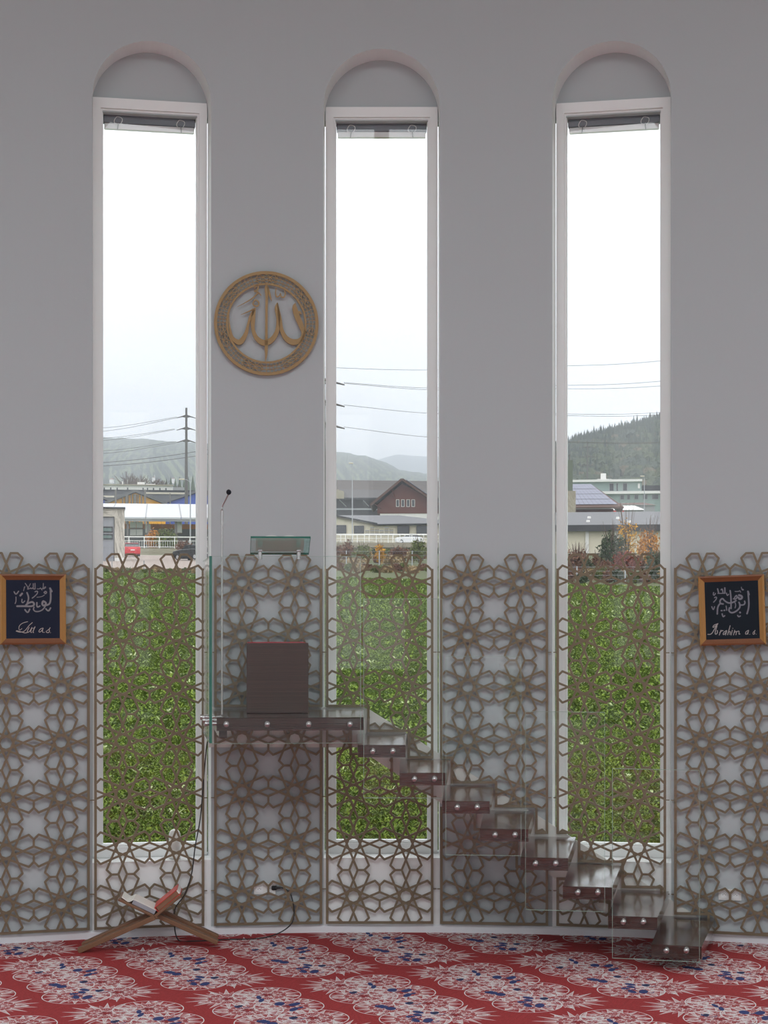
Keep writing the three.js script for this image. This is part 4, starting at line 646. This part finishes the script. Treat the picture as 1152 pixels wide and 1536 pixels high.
lamp(285.5, 222, 724, -13, 'street lamp with curved arm beside the white shed roof'); lamp(528.5, 274, 696, 0, 'tall slim street lamp on the bridge road'); lamp(966.5, 300, 718, -3, 'street lamp before the green glass building');
function railing(name, px0, px1, d, y0, yb, label, post = X.rail) { const o = site(name, (px0 + px1) / 2, d), a = o.X(px0), b = o.X(px1), t = o.Y(y0), u = o.Y(yb), n = Math.round((b - a) / 1.9); mesh('top_rail', box(b - a, 0.12, 0.1, 0, t, 0), post, o.g); mesh('rail', box(b - a, 0.06, 0.06, 0, u + (t - u) * 0.66, 0), post, o.g); mesh('rail', box(b - a, 0.06, 0.06, 0, u + (t - u) * 0.12, 0), post, o.g); for (let k = 0; k <= n; k++) mesh('post', box(0.09, t - u, 0.09, a + (b - a) * k / n, (t + u) / 2, 0), post, o.g); const st = []; for (let x = a; x < b; x += 0.3) st.push(box(0.03, (t - u) * 0.55, 0.03, x, u + (t - u) * 0.38, 0)); const sm = mesh('balusters', st, post, o.g); sm.userData.kind = 'stuff'; top(o.g, label, 'railing'); return o; }
{
  const o = site('retaining_wall', 260, 215); wallBox(o, 'wall', X.concrete, 170, 420, 822.5, 836, 1); top(o.g, 'low pale concrete wall below the white railing', 'wall');
  railing('railing', 172, 420, 216, 806, 823, 'white metal railing along the yard in front of the shed');
}
// ---- cars
function car(px, d, len, face, paint, label) {
  const g = group('car', gp(px, d, 0.07)), body = std(paint, 0.25), W = 1.78; g.rotation.y = face;
  const k = len / 4.3, side = [[-2.1, 0.3], [-2.15, 0.62], [-2.05, 0.9], [-1.5, 0.98], [-0.95, 1.05], [0.9, 1.08], [2.0, 1.0], [2.14, 0.75], [2.12, 0.32], [1.75, 0.24], [-1.75, 0.24]].map(p => [p[0] * k, p[1]]);
  mesh('body', prism(side, W - 0.12, -(W - 0.12) / 2, 0.06), body, g);
  const cab = [[-1.0, 1.0], [-0.35, 1.42], [0.3, 1.52], [1.15, 1.46], [1.95, 1.02]].map(p => [p[0] * k, p[1]]);
  mesh('greenhouse', prism(cab, W - 0.3, -(W - 0.3) / 2, 0.03), X.glassDark, g);
  mesh('roof', prism([[-0.42, 1.42], [0.3, 1.53], [1.2, 1.47], [1.25, 1.5], [0.3, 1.57], [-0.4, 1.47]].map(p => [p[0] * k, p[1]]), W - 0.28, -(W - 0.28) / 2, 0.02), body, g);
  for (const x of [-1.32, 1.32]) for (const s of [-1, 1]) { const w = mesh('wheel', new THREE.CylinderGeometry(0.33, 0.33, 0.2, 18).rotateX(Math.PI / 2).translate(x * k, 0.33, s * (W / 2 - 0.09)), X.dark, g); mesh('hub', new THREE.CylinderGeometry(0.19, 0.19, 0.03, 12).rotateX(Math.PI / 2).translate(x * k, 0.33, s * (W / 2 + 0.02)), X.alu, w); }
  for (const s of [-1, 1]) mesh('tail_light', rbox(0.06, 0.16, 0.32, 0.02, 2.1 * k + 0.05, 0.88, s * 0.66), X.red, g);
  for (const s of [-1, 1]) mesh('head_light', rbox(0.08, 0.13, 0.36, 0.02, -2.06 * k - 0.06, 0.74, s * 0.6), X.alu, g);
  mesh('number_plate', box(0.02, 0.12, 0.5, 2.14 * k + 0.07, 0.68, 0), X.white, g);
  for (const x of [0.1]) for (const s of [-1, 1]) mesh('pillar', box(0.09, 0.46, 0.03, x * k, 1.25, s * (W / 2 - 0.12)), body, g);
  top(g, label, 'car');
}
car(197, 196, 4.3, -1.35, 0xc0242c, 'red car parked beside the garage, seen from behind');
car(289, 172, 4.4, -0.75, 0x23262a, 'black car driving on the yard road');
{ // bridge with a white car
  const o = site('road_bridge', 560, 262); wallBox(o, 'deck', X.concrete, 440, 760, 814.5, 821.5, 9); wallBox(o, 'abutment', X.concrete, 618, 760, 821.5, 830, 8.6, -0.4); wallBox(o, 'abutment', X.concrete, 440, 470, 821.5, 830, 8.6, -0.4); wallBox(o, 'culvert_wall', X.concrete, 470, 618, 821.5, 829, 8, -0.6); top(o.g, 'pale concrete road bridge with white railing', 'bridge');
  const y = o.Y(814.5);
  const r = site('railing', 560, 262), a = r.X(440), b = r.X(760), t = r.Y(802.5), n = 18; mesh('top_rail', box(b - a, 0.11, 0.09, (a + b) / 2, t, 0), X.rail, r.g); mesh('rail', box(b - a, 0.06, 0.05, (a + b) / 2, y + (t - y) * 0.55, 0), X.rail, r.g); mesh('rail', box(b - a, 0.06, 0.05, (a + b) / 2, y + (t - y) * 0.2, 0), X.rail, r.g); for (let k = 0; k <= n; k++) mesh('post', box(0.1, t - y, 0.1, a + (b - a) * k / n, (t + y) / 2, 0), X.rail, r.g); top(r.g, 'white metal railing on the road bridge', 'railing');
  const far = site('railing', 560, 270), y2 = far.Y(814), t2 = far.Y(801.5), a2 = far.X(440), b2 = far.X(760); mesh('top_rail', box(b2 - a2, 0.11, 0.09, (a2 + b2) / 2, t2, 0), X.rail, far.g); for (let k = 0; k <= n; k++) mesh('post', box(0.1, t2 - y2, 0.1, a2 + (b2 - a2) * (k + 0.4) / n, (t2 + y2) / 2, 0), X.rail, far.g); top(far.g, 'white railing on the far side of the road bridge', 'railing');
  car(613, 266, 4.2, 0.12, 0xd9dde2, 'silver white car crossing the road bridge'); scene.children[scene.children.length - 1].position.y = G(262) + y;
}
{ // cream workshop, brown house, great barn
  let o = site('cream_workshop', 560, 300); wallBox(o, 'wall', X.cream, 440, 570, 786, 815, 14); wallBox(o, 'wall', X.cream, 570, 700, 786.5, 815, 14); gable(o, 'gable_wall', X.cream, [470, 764], [430, 780], [560, 786.5], 812, 0.4, 0.2);
  { const q = [], e = [[566, 786.3], [700, 784]], A = (p, y, z) => [o.X(p), o.Y(y), z]; q.push([A(470, 768, 0.8), A(566, 787, 0.8), A(566, 784, -14), A(470, 762, -14)], [A(566, 787, 0.8), A(700, 785, 0.8), A(600, 766, -14), A(470, 766, -14)]); const rf = mesh('roof', quads(q.concat(q.map(c => [c[3], c[2], c[1], c[0]].map(v => [v[0], v[1] - 0.25, v[2]])))), X.slate, o.g); mesh('gutter', cyl(A(566, 787.6, 0.9), A(700, 785.6, 0.9), 0.14, 0.14, 6), X.dark, rf); slope(o, 'verge_board', X.dark, [470, 768.5], [566, 787.3], 0.25, 0.3, 1.0, rf); }
  for (const [a, b, c, e] of [[503, 519.5, 788, 801], [531, 546, 789, 801], [596, 614, 789, 803], [624.5, 645, 789, 803]]) { const w = winBox(o, a, b, c, e, 0.45, X.glassDark, X.dark); }
  top(o.g, 'cream workshop with low grey roof and dark windows', 'building');
  for (let k = 0; k < 6; k++) { const p = 551 + k * 7.2, q = site('timber_stack', p, 291), n = 3 + (k * 5) % 3; for (let j = 0; j < n + 1; j++) mesh('board_layer', rbox(0.74, 0.16, 0.9, 0.02, 0, q.Y(803) + 0.26 * j, 0), j % 2 ? X.grey : X.concrete, q.g); top(q.g, 'grey stack of boards in front of the cream workshop', 'stack', 'board stacks by the workshop'); }
  o = site('brown_house', 610, 330); gable(o, 'gable_wall', X.brown, [603, 726], [566, 757], [665, 757], 770.5, 18); wallBox(o, 'lower_wall', X.white, 570, 664, 770.5, 800, 18, -0.1);
  slope(o, 'roof', X.roofBrown, [556, 760], [603, 721.3], 0.45, 20, 1.4); slope(o, 'roof', X.roofBrown, [603, 721.3], [672, 769], 0.45, 20, 1.4);
  for (const [a, b] of [[[562, 757], [572, 757]], [[588, 736], [592, 742]]]) mesh('brace', cyl([o.X(a[0]), o.Y(a[1]), 1], [o.X(b[0]), o.Y(b[1] + 6), 0], 0.12), X.brown, o.g);
  for (const p of [594, 601.8, 609.7, 617.3]) winBox(o, p, p + 5, 749.5, 760.5, 0.08, X.glassDark, X.white);
  const A = [o.X(609), o.Y(724.6)], B = [o.X(668), o.Y(765.5)], L = Math.hypot(B[0] - A[0], B[1] - A[1]), an = Math.atan2(B[1] - A[1], B[0] - A[0]); for (let i = 0; i < 5; i++) for (let j = 0; j < 8; j++) { const s = (i + 0.5) / 5 * L, m = mesh('solar_panel', box(L / 5 - 0.12, 0.08, 1.9), X.solar, o.g); m.position.set(A[0] + Math.cos(an) * s, A[1] + Math.sin(an) * s + 0.55, 0.6 - j * 2.02); m.rotation.z = an; }
  top(o.g, 'brown timber gabled house with a row of small windows and solar panels', 'building');
  o = site('great_barn', 570, 390); wallBox(o, 'wall', X.dark, 420, 720, 747, 800, 20, -2);
  { const q = [], A = (p, y, z) => [o.X(p), o.Y(y), z], gy0 = o.Y(747.5), gy1 = gy0 + 14; const a = o.X(420), b = o.X(720); const sheets = group('roof'); o.g.add(sheets); q.push([[a, o.Y(731), -6], [b, o.Y(733), -6], [b, o.Y(711), -22], [a, o.Y(708), -22]], [[a, o.Y(747.5), 0], [b, o.Y(748), 0], [b, o.Y(733), -6], [a, o.Y(731), -6]]); mesh('roof_slope', quads([q[0]]), X.roof, sheets); mesh('roof_slope', quads([q[1]]), std(0x4c4a4a, 0.8), sheets); mesh('eaves', box(b - a, 0.4, 0.3, (a + b) / 2, gy0 - 0.1, 0.1), X.dark, sheets); }
  mesh('strut', cyl([o.X(509), o.Y(750), 0], [o.X(519), o.Y(759), -1.8], 0.12), X.alu, o.g); mesh('strut', cyl([o.X(545), o.Y(751), 0], [o.X(553), o.Y(759), -1.8], 0.12), X.alu, o.g); wallBox(o, 'pale_sill', X.galv, 440, 570, 762, 764.5, 0.4, -1.6); const gb = gable(o, 'pale_dormer', X.concrete, [470, 724], [440, 732], [516, 737.5], 748.5, 5, 0.6);
  top(o.g, 'great barn with wide dark weathered roof', 'building');
}
{ // right window: grey-roofed hall, solar house, chimney, green glass block, white roof
  let o = site('low_hall', 915, 222); wallBox(o, 'wall', X.cream, 760, 1080, 796, 830, 14); for (const p of [881, 842, 925, 968, 1010]) wallBox(o, 'pilaster', X.white, p - 2.5, p + 2.5, 796, 830, 0.3, 0.3);
  { const a = o.X(750), b = o.X(1090), y0 = o.Y(788), y1 = o.Y(788) + 2.7; mesh('roof', quads([[[a, y0, 1], [b, y0, 1], [b, y1, -15], [a, y1, -15]], [[b, y0 - 0.2, 1], [a, y0 - 0.2, 1], [a, y1 - 0.2, -15], [b, y1 - 0.2, -15]]]), X.slate, o.g); mesh('fascia', box(b - a, 0.85, 0.3, (a + b) / 2, y0 - 0.42, 0.9), X.dark, o.g); for (const [p, z] of [[883, -7], [927, -6], [882, -2.5], [944, -1.5]]) mesh('roof_vent', cyl([o.X(p), y0 + 0.1 - z * 0.169, z], [o.X(p), y0 + 0.45 - z * 0.169, z], 0.28, 0.22, 8), X.white, o.g); }
  top(o.g, 'low hall with broad grey roof and cream wall behind the hedge', 'building');
  o = site('solar_house', 880, 285); wallBox(o, 'wall', X.brown, 780, 920, 763, 800, 14, -1);
  { const P = (p, y, z) => [o.X(p), o.Y(y), z], A0 = P(800, 761, 0.8), B0 = P(935, 761, 0.8), z1 = -12, top_ = o.Y(761) + 4.8, A1 = [o.X(800), top_, z1], B1 = [o.X(888), top_, z1]; mesh('roof', quads([[A0, B0, B1, A1], [[A0[0], A0[1] - 0.3, A0[2]], [B0[0], B0[1] - 0.3, B0[2]], B0, A0], [B0, [o.X(935), o.Y(761), -26], [B1[0], B1[1], z1], B1]]), X.roofBrown, o.g);
    const n = 9, m = 4; for (let j = 0; j < m; j++) for (let i = 0; i < n; i++) { const t0 = (j + 0.3) / (m + 0.3), t1 = (j + 1.24) / (m + 0.3), row = (t, s) => { const xl = o.X(864) * (1 - t) + o.X(849) * t, xr = o.X(929) * (1 - t) + o.X(886) * t, x = xl + (xr - xl) * s; return [x, A0[1] + (top_ - A0[1]) * t + 0.16, 0.8 + (z1 - 0.8) * t]; }; mesh('solar_panel', quads([[row(t0, (i + 0.03) / n), row(t0, (i + 0.97) / n), row(t1, (i + 0.97) / n), row(t1, (i + 0.03) / n)]]), X.solar, o.g); } }
  top(o.g, 'brown roofed house covered with solar panels', 'building');
  o = site('square_chimney', 853, 276); wallBox(o, 'shaft', X.greenDark, 845, 859, 690.5, 737, 2.2); wallBox(o, 'base', X.concrete, 835, 863.5, 737, 790, 4, 0.6); mesh('pipe', [cyl([o.X(850), o.Y(691), -1], [o.X(850), o.Y(680), -1], 0.2), cyl([o.X(854.5), o.Y(691), -1], [o.X(854.5), o.Y(681), -1], 0.1), cyl([o.X(850), o.Y(683), -1], [o.X(855), o.Y(683), -1], 0.06)], X.steelPole, o.g); top(o.g, 'square olive green chimney on a pale block', 'chimney');
  o = site('green_glass_block', 930, 430); wallBox(o, 'upper_floor', X.teal, 848, 962, 722, 737.5, 14); wallBox(o, 'roof_slab', X.white, 846, 963, 719.5, 723, 15, 0.8); wallBox(o, 'lower_floor', X.teal, 848, 1060, 737.5, 800, 16, 0.2); wallBox(o, 'balcony_band', X.white, 846, 1062, 737.5, 741.5, 17, 1.2); wallBox(o, 'dark_wing', X.dark, 946, 1050, 728, 738, 10, -2); wallBox(o, 'roof_plant', X.white, 901, 909, 708.5, 717, 3, -3); wallBox(o, 'roof_plant', X.white, 896, 917, 717, 720, 4, -3); mesh('aerial', cyl([o.X(914.5), o.Y(720), -2], [o.X(914.5), o.Y(702), -2], 0.1), X.steelPole, o.g);
  for (const [a, b] of [[914, 921], [924.5, 927], [934, 941]]) winBox(o, a, b, 725, 737, 0.08, X.glassDark, X.grey); for (const [a, b] of [[930, 936.5], [940.5, 945], [951, 957.5], [964, 971], [977, 987]]) winBox(o, a, b, 742.5, 750, 0.28, X.glassDark, X.grey); wallBox(o, 'pale_panel', X.white, 956.5, 959.5, 726, 733, 0.3, 0.3);
  top(o.g, 'modern block with pale green walls and white floor bands', 'building');
  o = site('white_roof_shed', 945, 320); { const P = (p, y, z) => [o.X(p), o.Y(y), z]; mesh('roof', quads([[P(915, 765, 0), P(967, 765, 0), P(952, 753.5, -10), P(921, 753.5, -10)]]), X.white, o.g); wallBox(o, 'wall', X.grey, 918, 965, 765.5, 800, 8, -0.5); wallBox(o, 'red_beam', X.red, 916, 936, 766, 768.5, 0.3, 0.2); } top(o.g, 'shed with bright white roof and a red beam', 'building');
  o = site('brown_roof_shed', 968, 350); { const P = (p, y, z) => [o.X(p), o.Y(y), z]; mesh('roof', quads([[P(922, 757, 0), P(985, 758, 0), P(965, 750, -8), P(925, 751, -8)]]), X.roofBrown, o.g); wallBox(o, 'wall', X.grey, 925, 982, 758, 800, 8, -0.4); } top(o.g, 'shed with dull brown roof behind the white roof', 'building');
}
// ---- hedges, bushes and the field fence
bush(230, 226, 28, 40, F_.orange, 'orange and olive shrub behind the white railing', 1400, 20); bush(250, 223, 40, 42, F_.green, 'olive green shrub behind the white railing', 1200, 20); bush(275, 207, 34, 26, F_.rust, 'bare reddish brush hanging over the railing', 260, 40);
bush(522, 158, 22, 36, F_.rust, 'rusty shrub below the bridge by the tall lamp', 700, 20); bush(545, 162, 26, 30, F_.green, 'green shrub in the shade below the bridge', 800, 16); bush(570, 148, 15, 38, F_.yellow, 'small yellow orange tree by the fence post', 420, 12); bush(600, 168, 36, 24, F_.rust, 'brown shrub below the bridge deck', 800, 30); bush(628, 160, 30, 40, F_.green, 'olive grassy shrub on the bank beside the bridge', 900, 16); bush(590, 150, 34, 16, F_.straw, 'straw coloured tall grass along the fence', 700, 40); bush(530, 146, 44, 14, F_.straw, 'dry straw grass below the tall lamp', 800, 40); bush(505, 160, 22, 30, F_.rust, 'brown shrub at the foot of the bridge', 600, 20);
bush(866, 118, 46, 44, F_.rust, 'leafless reddish hedge shrub before the cream wall', 700, 60); bush(918, 124, 50, 70, F_.dark, 'dark green shrub before the low hall', 1500, 30); bush(940, 128, 44, 92, F_.yellow, 'yellow leaved birch sapling above the hedge', 420, 26, 'sapling'); bush(972, 122, 44, 76, F_.orange, 'orange leaved shrub before the low hall', 900, 30); bush(938, 112, 50, 44, F_.red, 'deep red shrub in the hedge', 1100, 30); bush(985, 110, 44, 46, F_.dark, 'dark green shrub at the end of the hedge', 1100, 20); bush(900, 106, 52, 22, F_.green, 'low green shrub in front of the red hedge', 900, 20); bush(960, 102, 60, 20, F_.green, 'low green bank of shrubs by the wire fence', 1000, 20); bush(860, 104, 40, 24, F_.rust, 'brown low brush at the field edge', 800, 30);
{
  const kinds = [[F_.rust, 'rusty brown brush'], [F_.straw, 'straw coloured tall grass'], [F_.green, 'olive green brush'], [F_.dark, 'dark green brush']];
  const row = (px0, px1, n, d0, d1, h0, h1, pick, where, grp) => { for (let k = 0; k < n; k++) { const px = px0 + (px1 - px0) * (k + 0.5) / n + rr(-2, 2), d = rr(d0, d1), [mat, what] = kinds[pick[k % pick.length]]; bush(px, d, rr(16, 24), rr(h0, h1), mat, `${what} ${where}`, 520, 12, 'brush'); const o = scene.children[scene.children.length - 1]; o.userData.group = grp; } };
  row(486, 660, 10, 205, 225, 8, 11, [3, 3, 2], 'added below the bridge to stand for its dark void', 'added brush below the bridge');  // brush added to stand in for the dark void under the deck
  row(492, 652, 12, 148, 175, 14, 22, [0, 1, 0, 2, 1], 'behind the wire fence below the bridge', 'brush behind the fence');
  row(490, 655, 12, 120, 134, 9, 13, [1, 0, 2], 'at the edge of the field below the bridge', 'brush at the field edge');
  row(838, 1002, 12, 98, 106, 18, 28, [2, 0, 3, 1], 'at the foot of the autumn hedge', 'brush along the hedge');
  row(838, 1002, 10, 112, 126, 24, 36, [0, 0, 3], 'inside the autumn hedge', 'brush inside the hedge');
  row(150, 305, 10, 121, 127, 6, 10, [2, 1], 'between the field and the yard', 'grass along the yard');
}
function fencePosts(pxs, d, h, label) { const o = site('wire_fence', pxs[0], d); for (const p of pxs) mesh('post', cyl([o.X(p), -0.2, 0], [o.X(p), h, 0], 0.05, 0.05, 6), X.galv, o.g); for (let k = 1; k <= 4; k++) mesh('wire', cyl([o.X(pxs[0]), h * k / 4.2, 0], [o.X(pxs[pxs.length - 1]), h * k / 4.2, 0], 0.008, 0.008, 4), X.galv, o.g); top(o.g, label, 'fence'); }
fencePosts([470, 519.5, 569, 618.5, 668], 143, 1.45, 'wire fence on metal posts below the bridge'); fencePosts([795, 865, 936.5, 1008], 100, 1.05, 'wire fence on metal posts in front of the red hedge');
for (const [px, d] of [[216, 131], [168, 134]]) { const m = mesh('marker_post', cyl([0, 0, 0], [0, 0.8, 0], 0.04, 0.04, 8), X.grey); m.position.set(...gp(px, d)); top(m, 'thin marker post at the edge of the yard', 'post', 'marker posts'); }
// ---- hills
function hill(name, ridge, d0, d1, d2, mat, label, rough, foot = 800) {
  const q = [], N = 260, px0 = ridge[0][0], px1 = ridge[ridge.length - 1][0], ry = px => { let i = 0; while (i < ridge.length - 2 && ridge[i + 1][0] < px) i++; const [a, ya] = ridge[i], [b, yb] = ridge[i + 1], t = (px - a) / (b - a), s = t * t * (3 - 2 * t); return ya + (yb - ya) * (s * 0.5 + t * 0.5); };
  const K = 10, P = (i, k) => { const px = px0 + (px1 - px0) * i / N, t = k / K; const yr = ry(px) + rough * fbm(px * 0.06, d1, 4); const top_ = at(px, yr, d1), bot = at(px, foot, d0); if (t <= 0.8) { const s = t / 0.8, e = Math.sin(s * Math.PI / 2); const b = 12 * fbm(px * 0.02, s * 4 + d1, 3) * (1 - s) * s; return [bot[0] + (top_[0] - bot[0]) * s, bot[1] + (top_[1] - bot[1]) * (0.35 * e + 0.65 * s) + b, bot[2] + (top_[2] - bot[2]) * s]; } const s = (t - 0.8) / 0.2, bk = at(px, 820, d2); return [top_[0] + (bk[0] - top_[0]) * s, top_[1] + (bk[1] - top_[1]) * s, top_[2] + (bk[2] - top_[2]) * s]; };
  for (let i = 0; i < N; i++) for (let k = 0; k < K; k++) q.push([P(i, k), P(i + 1, k), P(i + 1, k + 1), P(i, k + 1), [[i / N, k / K], [(i + 1) / N, k / K], [(i + 1) / N, (k + 1) / K], [i / N, (k + 1) / K]]]);
  top(mesh(name, quads(q), mat), label, 'hill', null, 'structure'); return { P, N, K, px0, px1 };
}
const patchTex = (a, b, k) => dataTex(512, (u, v) => { const n = ring(u, v, k, 3), m = ring(u, v, k * 3, 8), t = n + 0.4 * m > 0.12 ? 1 : 0; const j = rr(-8, 8); return a.map((x, i) => Math.max(0, x + (b[i] - x) * t + j)); }, true, [5, 1]);
hill('misty_hill', [[-500, 690], [60, 655], [156, 663], [205, 664.5], [290, 671], [420, 676], [503, 685], [545, 689], [575, 700], [600, 712], [700, 730]], 900, 3600, 4600, std(0xffffff, 1, { map: patchTex([36, 48, 40], [86, 96, 70], 4) }), 'long misty hill with woods and meadows', 1.5);
hill('far_hill', [[400, 705], [520, 694], [560, 690], [600, 681.5], [625, 684], [650, 685], [760, 690], [900, 700]], 3800, 6500, 7500, std(0xffffff, 1, { map: patchTex([36, 48, 40], [60, 72, 56], 4) }), 'pale far hill in the mist', 1.0);
{
  const h = hill('wooded_hill', [[760, 716], [820, 690], [849, 679], [865, 673], [890, 666], [915, 660], [945, 652], [990, 640], [1060, 615], [1300, 560]], 640, 1200, 1700, std(0xffffff, 1, { map: patchTex([30, 42, 36], [42, 52, 40], 3) }), 'steep hill covered with dark woods', 2, 790);
  const mk = (name, geo, n, f, label) => { const im = new THREE.InstancedMesh(geo, std(0xffffff, 0.95), n), m = new THREE.Matrix4(), c = new THREE.Color(); for (let i = 0; i < n; i++) { const u = rr(0.02, 0.75) * h.N, k = f(), i0 = Math.floor(u), k0 = Math.min(7, Math.floor(k * 8)), a = h.P(i0, k0), b = h.P(i0 + 1, k0 + 1), t = k * 8 - k0, s = u - i0; const s_ = rr(4.5, 8.5); m.compose(V(a[0] + (b[0] - a[0]) * s, a[1] + (b[1] - a[1]) * t - 0.5, a[2] + (b[2] - a[2]) * t), new THREE.Quaternion(), V(s_, s_ * rr(0.9, 1.35), s_)); im.setMatrixAt(i, m); const g = rnd(); if (geo === roundGeo) { if (g < 0.1) c.setRGB(0.10, 0.08, 0.045); else c.setRGB(0.03 + 0.03 * g, 0.045 + 0.03 * g, 0.03); } else c.setRGB(0.018 + 0.02 * g, 0.03 + 0.025 * g, 0.02); im.setColorAt(i, c); } im.name = name; top(im, label, 'trees', null, 'stuff'); };
  mk('conifer_forest', coniferGeo, 9000, () => 0.15 + 0.85 * Math.sqrt(rnd()), 'dark conifer wood on the steep hill'); mk('mixed_forest', roundGeo, 3000, () => 0.7 * rnd(), 'broadleaf wood on the lower slope of the steep hill');
}
{ // village at the foot of the misty hill
  const roof = std(0x8a6a5c, 0.8); let n = 0;
  for (let k = 0; k < 26; k++) { const px = 158 + rr(0, 132), d = 1300 + rr(0, 500), s = d / F, g = group('village_house', at(px, 727 - rr(0, 9), d)), w = rr(2.6, 5) * s, hh = rr(1.6, 2.6) * s; mesh('wall', box(w, hh + 14, w, 0, hh / 2 - 7, 0), X.white, g); mesh('roof', prism([[-w * 0.58, hh], [w * 0.58, hh], [0, hh + w * 0.4]], w * 1.1, -w * 0.55), roof, g); g.rotation.y = rr(0, 1.5); top(g, 'small white house in the distant village below the misty hill', 'house', 'houses of the distant village'); }
  const d = 1400, g = group('church', at(232, 724, d)), s = d / F; mesh('tower', box(1.4 * s, 8 * s, 1.4 * s, 0, 1 * s, 0), X.white, g); mesh('spire', new THREE.ConeGeometry(0.8 * s, 8 * s, 4).translate(0, 9 * s, 0), X.white, g); top(g, 'pale church tower with pointed spire in the distant village', 'church');
}
renderer.render(scene, camera);
